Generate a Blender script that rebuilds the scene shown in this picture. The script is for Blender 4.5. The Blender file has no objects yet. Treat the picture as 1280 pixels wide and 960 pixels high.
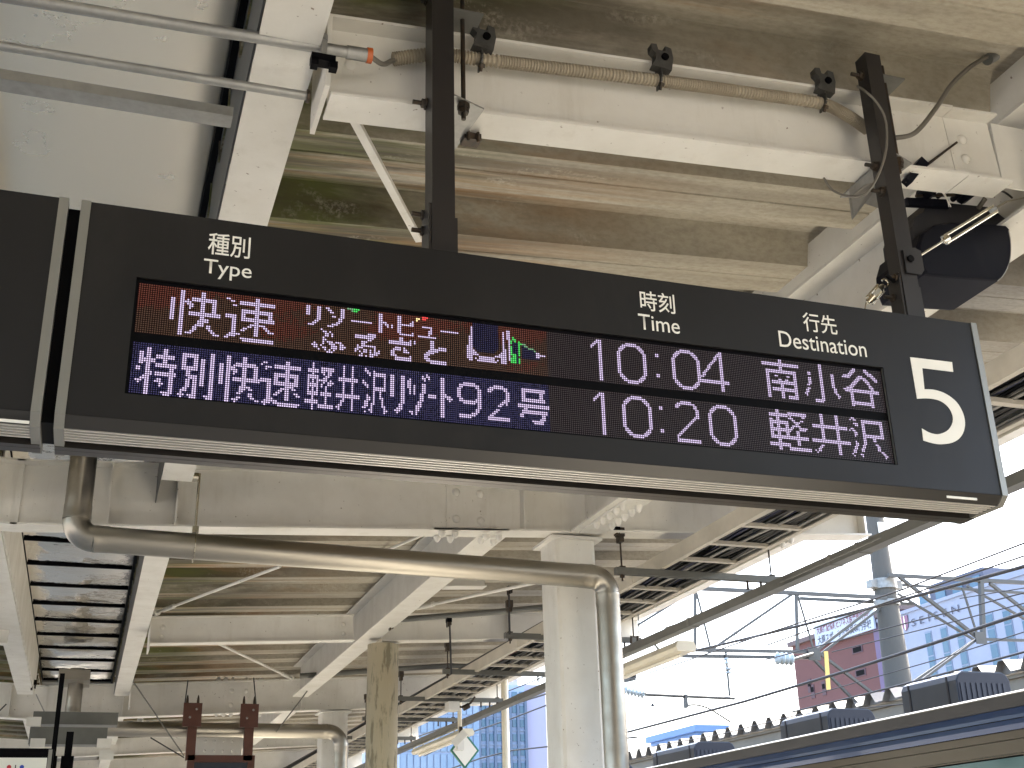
import bpy, math, random
from mathutils import Vector, Matrix
random.seed(7)
scene = bpy.context.scene
COL = scene.collection

# ------------------------------------------------------------------ camera
EYE = 1.6
RM = ((0.9473452, 0.0993857, 0.3044003), (-0.3192875, 0.3654441, 0.8743604), (-0.0243424, -0.9255124, 0.3779343))
cam_data = bpy.data.cameras.new('camera')
cam_data.sensor_width = 36.0
cam_data.lens = 1506.0 * 36.0 / 1280.0
cam_data.clip_start = 0.05
cam_data.clip_end = 2000.0
cam = bpy.data.objects.new('camera', cam_data)
COL.objects.link(cam)
M = Matrix(((RM[0][0], -RM[0][1], -RM[0][2], 0), (RM[1][0], -RM[1][1], -RM[1][2], 0), (RM[2][0], -RM[2][1], -RM[2][2], EYE), (0, 0, 0, 1)))
cam.matrix_world = M
scene.camera = cam

# ------------------------------------------------------------------ light
SUN_EL, SUN_AZ = math.radians(47), math.radians(68)      # azimuth clockwise from +Y
world = bpy.data.worlds.new('World')
scene.world = world
world.use_nodes = True
wn = world.node_tree
wn.nodes.clear()
wo = wn.nodes.new('ShaderNodeOutputWorld')
wb = wn.nodes.new('ShaderNodeBackground')
sky = wn.nodes.new('ShaderNodeTexSky')
sky.sky_type = 'NISHITA'
sky.sun_disc = False
sky.sun_elevation = SUN_EL
sky.sun_rotation = SUN_AZ
sky.dust_density = 4.0
sky.air_density = 1.0
wb.inputs['Strength'].default_value = 0.15
wn.links.new(sky.outputs[0], wb.inputs['Color'])
wn.links.new(wb.outputs[0], wo.inputs['Surface'])
sun_data = bpy.data.lights.new('sun', 'SUN')
sun_data.energy = 4.6
sun_data.angle = math.radians(0.5)
sun_data.color = (1.0, 0.93, 0.82)
sun = bpy.data.objects.new('sun', sun_data)
COL.objects.link(sun)
sd = Vector((math.sin(SUN_AZ) * math.cos(SUN_EL), math.cos(SUN_AZ) * math.cos(SUN_EL), math.sin(SUN_EL)))
sun.rotation_euler = sd.to_track_quat('Z', 'Y').to_euler()
sun.location = (30, -10, 40)
vs = scene.view_settings
vs.view_transform = 'Standard'
vs.look = 'None'
vs.gamma = 1.0
vs.use_curve_mapping = False
vs.exposure = 2.85
scene.cycles.max_bounces = 10
scene.cycles.diffuse_bounces = 6
scene.cycles.glossy_bounces = 4

# ------------------------------------------------------------------ helpers
def ray(px, py):
    a, b, c = px - 640.0, py - 480.0, 1506.0
    return Vector([RM[i][0] * a + RM[i][1] * b + RM[i][2] * c for i in range(3)])
def at(px, py, Y=None, X=None, Z=None):
    """point of the place seen at a spot of the photograph, on a known plane of the place"""
    d = ray(px, py)
    t = Y / d.y if Y is not None else (X / d.x if X is not None else (Z - EYE) / d.z)
    return Vector((0, 0, EYE)) + d * t
def zr(v):
    return EYE + v

class MB:
    def __init__(self):
        self.v = []; self.f = []; self.s = []
    def add(self, vs_, fs, smooth=False):
        o = len(self.v)
        self.v += [tuple(q) for q in vs_]
        self.f += [tuple(i + o for i in q) for q in fs]
        self.s += [smooth] * len(fs)
        return self
    def box(self, x0, x1, y0, y1, z0, z1):
        v = [(x, y, z) for z in (z0, z1) for y in (y0, y1) for x in (x0, x1)]
        return self.add(v, [(0, 2, 3, 1), (4, 5, 7, 6), (0, 1, 5, 4), (2, 6, 7, 3), (0, 4, 6, 2), (1, 3, 7, 5)])
    def frame(self, p0, p1, up=(0, 0, 1)):
        p0, p1 = Vector(p0), Vector(p1)
        d = (p1 - p0).normalized()
        u = Vector(up)
        if abs(d.dot(u)) > 0.99: u = Vector((0, 1, 0))
        s = d.cross(u).normalized()
        u = s.cross(d).normalized()
        return p0, p1, d, s, u
    def sweep(self, prof, p0, p1, up=(0, 0, 1), smooth=False):
        """extrude a closed profile of (side, up) points from p0 to p1"""
        p0, p1, d, s, u = self.frame(p0, p1, up)
        n = len(prof)
        v = [p0 + s * a + u * b for a, b in prof] + [p1 + s * a + u * b for a, b in prof]
        f = [(i, (i + 1) % n, n + (i + 1) % n, n + i) for i in range(n)]
        self.add(v, f, smooth)
        return self.add(v, [tuple(range(n - 1, -1, -1)), tuple(range(n, 2 * n))])
    def bar(self, p0, p1, w, h=None, up=(0, 0, 1)):
        h = h or w
        return self.sweep([(-w / 2, -h / 2), (w / 2, -h / 2), (w / 2, h / 2), (-w / 2, h / 2)], p0, p1, up)
    def hbeam(self, p0, p1, H, B, tw=0.008, tf=0.012):
        """I section; p0 and p1 lie on the underside, in the middle"""
        b, t = B / 2, tw / 2
        prof = [(-b, 0), (b, 0), (b, tf), (t, tf), (t, H - tf), (b, H - tf), (b, H), (-b, H), (-b, H - tf), (-t, H - tf), (-t, tf), (-b, tf)]
        p0, p1, d, s, u = self.frame(p0, p1)
        n = 12
        v = [p0 + s * a + u * c for a, c in prof] + [p1 + s * a + u * c for a, c in prof]
        f = [(i, (i + 1) % n, n + (i + 1) % n, n + i) for i in range(n)]
        for o in (0, n):
            for q in ((0, 1, 2, 11), (10, 3, 4, 9), (8, 5, 6, 7), ):
                f.append(tuple(o + k for k in q))
        return self.add(v, f)
    def tube(self, path, r, n=10, caps=True, smooth=True):
        P = [Vector(p) for p in path]
        rr = r if isinstance(r, (list, tuple)) else [r] * len(P)
        vs_, fs = [], []
        prev = None
        for i, p in enumerate(P):
            d = (P[min(i + 1, len(P) - 1)] - P[max(i - 1, 0)]).normalized()
            if prev is None:
                a = Vector((0, 0, 1)) if abs(d.z) < 0.9 else Vector((1, 0, 0))
                s = d.cross(a).normalized()
            else:
                s = (prev - d * prev.dot(d)).normalized()
            prev = s
            u = d.cross(s)
            for k in range(n):
                t = 2 * math.pi * k / n
                vs_.append(p + (s * math.cos(t) + u * math.sin(t)) * rr[i])
        for i in range(len(P) - 1):
            for k in range(n):
                fs.append((i * n + k, i * n + (k + 1) % n, (i + 1) * n + (k + 1) % n, (i + 1) * n + k))
        self.add(vs_, fs, smooth)
        if caps:
            m = (len(P) - 1) * n
            self.add(vs_[:n] + vs_[m:], [tuple(range(n - 1, -1, -1)), tuple(range(n, 2 * n))])
        return self
    def cyl(self, p0, p1, r, n=12, r1=None):
        return self.tube([p0, p1], [r, r if r1 is None else r1], n)
    def prism(self, poly, ex):
        ex = Vector(ex); n = len(poly)
        v = [Vector(p) for p in poly] + [Vector(p) + ex for p in poly]
        return self.add(v, [tuple(range(n)), tuple(range(2 * n - 1, n - 1, -1))] + [(i, n + i, n + (i + 1) % n, (i + 1) % n) for i in range(n)])
    def dome(self, c, d, r, h, n=10, rings=3):
        """round bolt head standing on c along d"""
        c, d = Vector(c), Vector(d).normalized()
        path, rr = [c], [r]
        for k in range(1, rings + 1):
            t = k / rings * math.pi / 2
            path.append(c + d * h * math.sin(t)); rr.append(max(r * math.cos(t), r * 0.05))
        return self.tube(path, rr, n)
    def build(self, name, mat=None, parent=None, **props):
        me = bpy.data.meshes.new(name)
        me.from_pydata(self.v, [], self.f)
        me.polygons.foreach_set('use_smooth', self.s)
        me.update()
        bm_fix(me)
        o = bpy.data.objects.new(name, me)
        COL.objects.link(o)
        if mat: me.materials.append(mat)
        if parent: o.parent = parent
        for k, w in props.items(): o[k] = w
        return o
import bmesh
def bm_fix(me):
    if len(me.polygons) > 6000: return
    b = bmesh.new(); b.from_mesh(me)
    bmesh.ops.recalc_face_normals(b, faces=b.faces)
    b.to_mesh(me); b.free()

def tag(o, label, cat, group=None):
    o['label'] = label; o['category'] = cat
    if group: o['group'] = group
    return o
def thing(name, label, cat, loc=(0, 0, 0), group=None):
    """an Empty at the thing's base; parts are built in world space and moved under it"""
    o = bpy.data.objects.new(name, None)
    COL.objects.link(o)
    o.location = loc
    o.empty_display_size = 0.1
    return tag(o, label, cat, group)
PENDING = []
def part(mb, name, mat, parent, **props):
    """a part whose mesh is given in world space"""
    o = mb.build(name, mat, None, **props)
    put_under(o, parent)
    return o
def world_loc(o):
    l = Vector(o.location)
    while o.parent:
        o = o.parent; l += Vector(o.location)
    return l
def put_under(o, parent):
    o.parent = parent
    o.location = Vector(o.location) - world_loc(parent)
def copy_tree(o, parent=None, offset=None, label=None):
    c = o.copy(); COL.objects.link(c)
    if parent: c.parent = parent
    if offset is not None: c.location = Vector(o.location) + Vector(offset)
    if label: c['label'] = label
    for ch in list(o.children): copy_tree(ch, c)
    return c
def bolts(points, d, r, h, mat, parent, name='bolt', n=10):
    first = None
    for p in points:
        if first is None:
            first = MB().dome((0, 0, 0), d, r, h, n).build(name, mat)
            o = first
        else:
            o = first.copy(); COL.objects.link(o)
        o.location = Vector(p)
        put_under(o, parent)

# ------------------------------------------------------------------ materials
def mat(name, col, rough=0.5, metal=0.0, noise=0.0, nscale=6.0, col2=None, bump=0.0, bscale=40.0, stretch=(1, 1, 1), spec=0.5, rvar=0.0, coat=0.0, thresh=(0.35, 0.7), emit=None, estr=0.0):
    m = bpy.data.materials.new(name)
    m.use_nodes = True
    nt = m.node_tree; N = nt.nodes; L = nt.links
    b = N['Principled BSDF']
    b.inputs['Base Color'].default_value = (*col, 1)
    b.inputs['Roughness'].default_value = rough
    b.inputs['Metallic'].default_value = metal
    b.inputs['Specular IOR Level'].default_value = spec
    if coat: b.inputs['Coat Weight'].default_value = coat
    if emit:
        b.inputs['Emission Color'].default_value = (*emit, 1)
        b.inputs['Emission Strength'].default_value = estr
    if noise or bump or rvar:
        g = N.new('ShaderNodeNewGeometry')
        mp = N.new('ShaderNodeMapping'); mp.inputs['Scale'].default_value = stretch
        L.new(g.outputs['Position'], mp.inputs['Vector'])
    if noise or rvar:
        t = N.new('ShaderNodeTexNoise'); t.inputs['Scale'].default_value = nscale; t.inputs['Detail'].default_value = 8; t.inputs['Roughness'].default_value = 0.62
        L.new(mp.outputs[0], t.inputs['Vector'])
        r = N.new('ShaderNodeMapRange'); r.inputs['From Min'].default_value = thresh[0]; r.inputs['From Max'].default_value = thresh[1]
        L.new(t.outputs['Fac'], r.inputs['Value'])
        if noise:
            mx = N.new('ShaderNodeMix'); mx.data_type = 'RGBA'
            c2 = col2 or tuple(c * 0.5 for c in col)
            mx.inputs[6].default_value = (*col, 1); mx.inputs[7].default_value = (*c2, 1)
            ml = N.new('ShaderNodeMath'); ml.operation = 'MULTIPLY'; ml.inputs[1].default_value = noise
            L.new(r.outputs[0], ml.inputs[0]); L.new(ml.outputs[0], mx.inputs[0]); L.new(mx.outputs[2], b.inputs['Base Color'])
        if rvar:
            rr = N.new('ShaderNodeMapRange'); rr.inputs['To Min'].default_value = rough; rr.inputs['To Max'].default_value = min(1, rough + rvar)
            L.new(r.outputs[0], rr.inputs['Value']); L.new(rr.outputs[0], b.inputs['Roughness'])
    if bump:
        t2 = N.new('ShaderNodeTexNoise'); t2.inputs['Scale'].default_value = bscale; t2.inputs['Detail'].default_value = 4
        L.new(mp.outputs[0], t2.inputs['Vector'])
        bp = N.new('ShaderNodeBump'); bp.inputs['Strength'].default_value = bump; bp.inputs['Distance'].default_value = 0.03 if name == 'gutter_stainless' else 0.01
        L.new(t2.outputs['Fac'], bp.inputs['Height']); L.new(bp.outputs[0], b.inputs['Normal'])
    return m

WHITE = mat('painted_steel', (0.70, 0.685, 0.635), 0.42, noise=0.5, nscale=3.0, col2=(0.53, 0.505, 0.445), bump=0.04, bscale=120, rvar=0.2)
def scuffed(m):
    """a few small dark chips and runs of dirt in the paint"""
    nt = m.node_tree; N = nt.nodes; L = nt.links
    b = N['Principled BSDF']
    src = b.inputs['Base Color'].links[0].from_socket
    g = N.new('ShaderNodeNewGeometry')
    t = N.new('ShaderNodeTexNoise'); t.inputs['Scale'].default_value = 38; t.inputs['Detail'].default_value = 3
    L.new(g.outputs['Position'], t.inputs['Vector'])
    r = N.new('ShaderNodeMapRange'); r.inputs['From Min'].default_value = 0.70; r.inputs['From Max'].default_value = 0.76
    L.new(t.outputs['Fac'], r.inputs['Value'])
    mx = N.new('ShaderNodeMix'); mx.data_type = 'RGBA'
    L.new(r.outputs[0], mx.inputs[0]); L.new(src, mx.inputs[6]); mx.inputs[7].default_value = (0.16, 0.11, 0.07, 1)
    L.new(mx.outputs[2], b.inputs['Base Color'])
scuffed(WHITE)
def streaked(m, st, col, amt, lo, hi, scale=1.0):
    """runs of dirt down (or along) the surface"""
    nt = m.node_tree; N = nt.nodes; L = nt.links
    b = N['Principled BSDF']
    src = b.inputs['Base Color'].links[0].from_socket
    g = N.new('ShaderNodeNewGeometry')
    mp = N.new('ShaderNodeMapping'); mp.inputs['Scale'].default_value = st
    L.new(g.outputs['Position'], mp.inputs['Vector'])
    t = N.new('ShaderNodeTexNoise'); t.inputs['Scale'].default_value = scale; t.inputs['Detail'].default_value = 7; t.inputs['Roughness'].default_value = 0.7
    L.new(mp.outputs[0], t.inputs['Vector'])
    r = N.new('ShaderNodeMapRange'); r.inputs['From Min'].default_value = lo; r.inputs['From Max'].default_value = hi; r.inputs['To Max'].default_value = amt
    L.new(t.outputs['Fac'], r.inputs['Value'])
    mx = N.new('ShaderNodeMix'); mx.data_type = 'RGBA'
    L.new(r.outputs[0], mx.inputs[0]); L.new(src, mx.inputs[6]); mx.inputs[7].default_value = (*col, 1)
    L.new(mx.outputs[2], b.inputs['Base Color'])
streaked(WHITE, (7, 7, 0.9), (0.40, 0.36, 0.28), 0.28, 0.54, 0.74)
CREAM = mat('cream_enamel', (0.74, 0.69, 0.56), 0.4, noise=0.2, nscale=5)
GALV = mat('galvanised_steel', (0.34, 0.34, 0.325), 0.42, 0.75, noise=0.6, nscale=14, col2=(0.24, 0.24, 0.23), rvar=0.2)
GALVD = mat('dull_galvanised_steel', (0.20, 0.20, 0.185), 0.5, 0.5, noise=0.5, nscale=9, col2=(0.10, 0.10, 0.09))
STAIN = mat('stainless_steel', (0.35, 0.33, 0.29), 0.28, 1.0, noise=0.35, nscale=2.5, col2=(0.23, 0.215, 0.185), stretch=(0.5, 3, 3), rvar=0.16, bump=0.10, bscale=3)
GUTN = mat('gutter_stainless_scuffed', (0.94, 0.885, 0.76), 0.24, 1.0, noise=0.2, nscale=1.4, col2=(0.80, 0.755, 0.645), rvar=0.05, bump=0.12, bscale=1.6)
CLAMPM = mat('grey_cast_clamp', (0.10, 0.10, 0.095), 0.5, 0.6, noise=0.6, nscale=30, col2=(0.05, 0.045, 0.04))
MIRROR = mat('gutter_stainless', (0.80, 0.76, 0.69), 0.05, 1.0, noise=0.2, nscale=2.0, col2=(0.66, 0.62, 0.56), rvar=0.12, bump=0.6, bscale=3.2)
SIGNB = mat('charcoal_sign_panel', (0.0095, 0.0088, 0.0088), 0.42, 0.0, spec=0.30, noise=0.4, nscale=2.0, col2=(0.013, 0.012, 0.0118), rvar=0.12)
SIGNF = mat('brown_grey_aluminium', (0.055, 0.049, 0.045), 0.32, 0.6, noise=0.3, nscale=4)
CHAMF = mat('satin_aluminium_strip', (0.045, 0.043, 0.041), 0.36, 0.45, noise=0.3, nscale=0.8, col2=(0.03, 0.028, 0.027), rvar=0.03)
TRIM = mat('satin_aluminium', (0.27, 0.265, 0.24), 0.42, 0.6, noise=0.15, nscale=8)
SLAT = mat('bright_aluminium_slat', (0.62, 0.60, 0.56), 0.35, 0.3)
BLACK = mat('black_board', (0.0012, 0.0012, 0.002), 0.6, spec=0.08)
streaked(SIGNB, (30, 30, 30), (0.05, 0.047, 0.042), 0.5, 0.68, 0.76)
streaked(SIGNB, (2.2, 2.2, 0.8), (0.022, 0.020, 0.018), 0.5, 0.5, 0.7)
POST = mat('charcoal_post_paint', (0.016, 0.014, 0.014), 0.4, noise=0.4, nscale=5, col2=(0.024, 0.020, 0.019))
BLACKP = mat('black_plastic', (0.0030, 0.0035, 0.008), 0.55, bump=0.08, bscale=300, spec=0.15)
RUSTD = mat('dark_hardware', (0.035, 0.033, 0.03), 0.5, 0.6, noise=0.6, nscale=30, col2=(0.10, 0.06, 0.03))
LETTER = mat('white_lettering', (0.80, 0.78, 0.71), 0.5)
PFM = mat('beige_corrugated_conduit', (0.36, 0.315, 0.235), 0.6, noise=0.4, nscale=8, col2=(0.30, 0.25, 0.18))
CABLE = mat('grey_cable_sheath', (0.13, 0.12, 0.10), 0.5)
ORANGE = mat('orange_plastic', (0.45, 0.10, 0.02), 0.45)
BROWN = mat('brown_painted_steel', (0.075, 0.022, 0.012), 0.4, noise=0.4, nscale=8)
DGREY = mat('beam_side_shade_grey', (0.10, 0.10, 0.10), 0.5, 0.3, noise=0.3, nscale=3)
CONC = mat('spun_concrete', (0.105, 0.102, 0.092), 0.85, noise=0.6, nscale=1.6, col2=(0.08, 0.078, 0.07), bump=0.3, bscale=20, stretch=(2, 2, 0.5))
TAN = mat('stained_tan_pipe', (0.33, 0.29, 0.20), 0.7, noise=0.8, nscale=5.0, col2=(0.13, 0.115, 0.07), stretch=(3.0, 3.0, 0.6), thresh=(0.53, 0.62), bump=0.3, bscale=30)
GALVT = mat('grey_painted_tube', (0.14, 0.142, 0.13), 0.5, 0.3, noise=0.4, nscale=6)
WIRE = mat('dark_wire', (0.03, 0.03, 0.032), 0.6)
PORC = mat('porcelain', (0.42, 0.48, 0.50), 0.2)

def deck_material():
    m = bpy.data.materials.new('weathered_roof_sheet')
    m.use_nodes = True
    nt = m.node_tree; N = nt.nodes; L = nt.links
    b = N['Principled BSDF']; b.inputs['Roughness'].default_value = 0.62
    g = N.new('ShaderNodeNewGeometry')
    def noise(scale, st, detail=8, dist=0.0):
        mp = N.new('ShaderNodeMapping'); mp.inputs['Scale'].default_value = st
        L.new(g.outputs['Position'], mp.inputs['Vector'])
        t = N.new('ShaderNodeTexNoise'); t.inputs['Scale'].default_value = scale; t.inputs['Detail'].default_value = detail; t.inputs['Roughness'].default_value = 0.65; t.inputs['Distortion'].default_value = dist
        L.new(mp.outputs[0], t.inputs['Vector']); return t.outputs['Fac']
    def rng(s, a, c, lo=0.0, hi=1.0):
        r = N.new('ShaderNodeMapRange'); r.inputs['From Min'].default_value = a; r.inputs['From Max'].default_value = c; r.inputs['To Min'].default_value = lo; r.inputs['To Max'].default_value = hi
        L.new(s, r.inputs['Value']); return r.outputs[0]
    def mul(a, c):
        n = N.new('ShaderNodeMath'); n.operation = 'MULTIPLY'
        for i, s in enumerate((a, c)):
            if isinstance(s, float): n.inputs[i].default_value = s
            else: L.new(s, n.inputs[i])
        return n.outputs[0]
    def mix(f, a, c):
        n = N.new('ShaderNodeMix'); n.data_type = 'RGBA'; L.new(f, n.inputs[0])
        if isinstance(a, tuple): n.inputs[6].default_value = (*a, 1)
        else: L.new(a, n.inputs[6])
        n.inputs[7].default_value = (*c, 1); return n.outputs[2]
    sp = N.new('ShaderNodeSeparateXYZ'); L.new(g.outputs['Position'], sp.inputs[0])
    c = mix(rng(noise(1.6, (0.3, 4.5, 1)), 0.38, 0.62), (0.45, 0.415, 0.335), (0.31, 0.28, 0.22))
    fine = noise(38, (0.6, 1.3, 1), 6)
    c = mix(mul(rng(fine, 0.42, 0.66), 0.30), c, (0.13, 0.105, 0.065))
    # rust, mostly towards the valley gutter
    xr = rng(sp.outputs[0], 2.5, 1.2)
    rust = mul(rng(noise(1.4, (0.35, 5.0, 1), 7, 0.4), 0.44, 0.58), xr)
    c = mix(mul(rust, 0.95), c, (0.32, 0.165, 0.055))
    # moss beside the gutter
    xm = rng(sp.outputs[0], 1.55, 0.95)
    moss = mul(rng(noise(1.5, (0.4, 6.0, 1), 7, 0.5), 0.38, 0.56), xm)
    c = mix(mul(moss, 0.95), c, (0.095, 0.11, 0.022))
    dark = mul(rng(noise(1.5, (0.30, 6.5, 1), 8, 0.3), 0.43, 0.57), rng(sp.outputs[0], 2.5, 1.0))
    c = mix(mul(dark, 0.85), c, (0.06, 0.047, 0.028))
    # chalky bloom
    ch = mul(rng(noise(3.2, (0.5, 2.0, 1), 8, 0.8), 0.56, 0.66), rng(noise(55, (1, 1, 1), 3), 0.45, 0.6))
    c = mix(mul(ch, 0.4), c, (0.52, 0.48, 0.40))
    L.new(c, b.inputs['Base Color'])
    bp = N.new('ShaderNodeBump'); bp.inputs['Strength'].default_value = 0.25; bp.inputs['Distance'].default_value = 0.004
    L.new(fine, bp.inputs['Height']); L.new(bp.outputs[0], b.inputs['Normal'])
    return m
DECK = deck_material()
# ================================================================== THE SETTING UNDER AND AROUND
def zc(X):                      # underside of the cross girders (canopy falls to its valley gutter)
    return EYE + (2.235 + 0.052 * X if X > -0.6 else 2.204 + 0.055 * (-0.6 - X))
def zd(X):                      # lower flats of the folded roof sheets
    return EYE + 2.72 + 0.055 * X if X > -0.5 else EYE + 2.70 + 0.055 * (-0.5 - X)

GROUND = mat('track_bed', (0.20, 0.185, 0.165), 0.95, noise=0.8, nscale=9, col2=(0.11, 0.10, 0.09), bump=0.8, bscale=18)
PAVE = mat('platform_paving', (0.50, 0.475, 0.42), 0.75, noise=0.6, nscale=2.5, col2=(0.41, 0.39, 0.345), bump=0.2, bscale=40)
EDGE = mat('platform_edge_concrete', (0.42, 0.40, 0.36), 0.85, noise=0.5, nscale=4)
YEL = mat('yellow_tactile_tile', (0.55, 0.36, 0.03), 0.7)
MB().box(-300, 400, -300, 700, -1.3, -1.12).build('ground', GROUND, kind='structure')
pf = MB().box(-5.6, 5.15, -30, 90, -1.1, 0.0).build('platform', PAVE, kind='structure')
for x in (-5.6, 5.15):
    MB().box(x - (0.25 if x < 0 else 0), x + (0.25 if x > 0 else 0), -30, 90, -1.1, 0.003).build('platform_edge', EDGE, pf)
    xx = x + (0.75 if x < 0 else -0.95)
    MB().box(xx, xx + 0.3, -30, 90, 0.0, 0.006).build('tactile_strip', YEL, pf)
for xc in (7.25, 11.3):
    tr = MB()
    for s in (-0.53, 0.53):
        tr.box(xc + s - 0.035, xc + s + 0.035, -60, 200, -1.12, -0.98)
    tag(tr.build('railway_track', mat('rail_steel', (0.16, 0.11, 0.08), 0.5, 0.6)), 'steel rails of the track under the train' if xc < 8 else 'steel rails of the track beyond the train', 'track')

# ------------------------------------------------------------------ roof sheets
def fold(x0, x1, y):
    """one folded sheet running across the platform, 0.715 m of the roof"""
    P = [(0, 0), (0.145, 0), (0.149, 0.006), (0.155, 0.006), (0.159, 0), (0.31, 0), (0.355, 0.18), (0.47, 0.18), (0.475, 0.19), (0.485, 0.19), (0.49, 0.18), (0.67, 0.18), (0.715, 0)]
    t = 0.004
    m = MB()
    lo = [(a, b) for a, b in P]; hi = [(a, b + t) for a, b in reversed(P)]
    pr = lo + hi
    v = [(x0, y + a, zd(x0) + b) for a, b in pr] + [(x1, y + a, zd(x1) + b) for a, b in pr]
    n = len(pr); k = len(P)
    f = [(i, n + i, n + (i + 1) % n, (i + 1) % n) for i in range(n)]
    for o in (0, n):
        for i in range(k - 1):
            f.append((o + i, o + i + 1, o + n - 2 - i, o + n - 1 - i))
    m.add(v, f)
    return m
roof = MB().box(-7.5, 6.02, -26.5, 62.5, EYE + 3.35, EYE + 3.38).build('canopy_roof', DECK, kind='structure')
PITCH = 0.715
first = {}
for i in range(-3, 84):
    y = 2.63 - 3 * PITCH + i * PITCH
    for side, (x0, x1) in enumerate(((0.27, 5.92), (-7.4, -0.74))):
        if side not in first:
            o = fold(x0, x1, 0).build('roof_panel', DECK); first[side] = o
        else:
            o = first[side].copy(); COL.objects.link(o)
        o.location = (0, y, 0)
        o.parent = roof

# ------------------------------------------------------------------ steel frame
def beam(name, label, cat, p0, p1, H, B, tw=0.008, tf=0.012, group=None, m=None):
    root = thing(name, label, cat, tuple(p0), group)
    V0 = -0.6
    if abs(p1[0] - p0[0]) > 1 and p0[0] < V0 < p1[0]:       # bends at the valley of the canopy
        pm = (V0, p0[1], zc(V0) + (p1[2] - zc(p1[0])))
        part(MB().hbeam(p0, pm, H, B, tw, tf), 'steel_section', m or WHITE, root)
        part(MB().box(V0 - .02, V0 + .02, p0[1] - .02, p0[1] + .02, pm[2] + tf, pm[2] + H - tf).box(V0 - .02, V0 + .02, p0[1] - B / 2, p0[1] + B / 2, pm[2] + .0015, pm[2] + tf), 'joint_plate', m or WHITE, root)
        p0 = pm
    part(MB().hbeam(p0, p1, H, B, tw, tf), 'steel_section', m or WHITE, root)
    return root
def cross_beam(label, Y, x0, x1, H, B, dz=0.0, tw=0.008, tf=0.012, group='girders across the platform', stiff=()):
    root = beam('canopy_girder', label, 'girder', (x0, Y, zc(x0) + dz), (x1, Y, zc(x1) + dz), H, B, tw, tf, group)
    for x in stiff:
        part(MB().box(x - 0.006, x + 0.006, Y - B / 2 + 0.004, Y - tw / 2, zc(x) + dz + tf + .001, zc(x) + dz + H - tf), 'stiffener', WHITE, root)
    return root

# near secondary beam the board hangs from
Y1 = 3.27
root = thing('canopy_beam', 'pale steel beam above the departure board carrying the ribbed conduit', 'beam', (0.55, Y1, zc(.55)))
b1 = lambda x: EYE + 2.285 + 0.057 * x
part(MB().hbeam((0.53, Y1, b1(.53)), (3.0, Y1, b1(3.0)), 0.315, 0.145, 0.008, 0.011), 'steel_section', WHITE, root)
part(MB().hbeam((3.004, Y1, b1(3.0)), (3.22, Y1, b1(3.22)), 0.315, 0.13, 0.006, 0.010), 'end_section', WHITE, root)
part(MB().box(0.505, 0.521, 3.17, 3.45, EYE + 2.325, EYE + 2.60), 'end_plate', WHITE, root)
part(MB().box(3.2205, 3.434, Y1 - .004, Y1 + .004, b1(3.22) + .012, b1(3.22) + .31), 'end_web', WHITE, root)
bolts([(0.60, Y1 - 0.004, b1(.6) + .175)], (0, -1, 0), 0.021, 0.012, WHITE, root)
bolts([(3.06, Y1 - 0.004, b1(3.06) + .21), (3.06, Y1 - 0.004, b1(3.06) + .12)], (0, -1, 0), 0.022, 0.013, WHITE, root)

# girders on the columns
g2 = cross_beam('deep pale girder resting on the near square column below the board', 8.35, -7.3, 6.0, 0.45, 0.20, tw=.01, tf=.014, stiff=(-0.02, 0.42, 2.95, 5.95))
Y2 = 8.35
def splice(Y, x, root, n=1):
    z = zc(x)
    part(MB().prism([(x - .17, Y - .0055, z + .035), (x + .17, Y - .0055, z + .05), (x + .17, Y - .0055, z + .385), (x - .17, Y - .0055, z + .37)], (0, -.010, 0)), 'splice_plate', WHITE, root)
    bolts([(x + a, Y - .0155, z + b) for a in (-.095, .095) for b in (.10, .31)], (0, -1, 0), .032, .018, WHITE, root)
    part(MB().bar((x - .29, Y, z - .008), (x + .29, Y, z + .02), 0.20, .014), 'flange_plate', WHITE, root)
    bolts([(x + a, Y + b, z - .018) for a in (-.22, -.12, .12, .22) for b in (-.065, .065)], (0, 0, -1), .028, .045, WHITE, root)
splice(Y2, 2.53, g2)
splice(Y2, 5.02, g2)
g4 = cross_beam('second deep pale girder behind the brown brackets, on the far column', 18.1, -7.3, 6.0, 0.46, 0.20, dz=-0.09, tw=.01, tf=.014, stiff=(-1.05, 0.42, 2.9))
def splice_small(Y, x, root, dz):
    z = zc(x) + dz
    part(MB().box(x - .19, x + .19, Y - .016, Y - .0055, z + .05, z + .40), 'splice_plate', WHITE, root)
    bolts([(x + a, Y - .016, z + b) for a in (-.1, .1) for b in (.12, .32)], (0, -1, 0), .035, .02, WHITE, root, n=8)
    bolts([(x + a, Y - .04, z - .001) for a in (-.3, -.2, -.1, .1, .2, .3)], (0, 0, -1), .035, .05, WHITE, root, n=8)
    bolts([(x + a, Y - .04, z + .461) for a in (-.3, -.2, -.1, .1, .2, .3)], (0, 0, 1), .035, .05, WHITE, root, n=8)
splice_small(18.1, 2.0, g4, -.09)
cross_beam('third deep pale girder in the distance under the canopy', 28.3, -7.3, 6.0, 0.46, 0.20, dz=-.2)
cross_beam('fourth deep pale girder, farthest under the canopy', 38.5, -7.3, 6.0, 0.46, 0.20, dz=-.3)
SG = 'lighter beams across the platform between the girders'
g3 = cross_beam('light beam between the gutter beam and the diagonal-looking long beam, above the drain pipe', 12.95, 0.50, 2.62, 0.28, 0.15, dz=.02, group=SG)
bolts([(0.62, 12.944, zc(.6) + .10), (0.62, 12.944, zc(.6) + .2), (2.5, 12.944, zc(2.5) + .10), (2.5, 12.944, zc(2.5) + .2)], (0, -1, 0), .027, .015, WHITE, g3)
part(MB().box(0.485, 0.50, 12.75, 13.05, zc(.5) - .06, zc(.5) + .34), 'end_plate', WHITE, g3)
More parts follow.
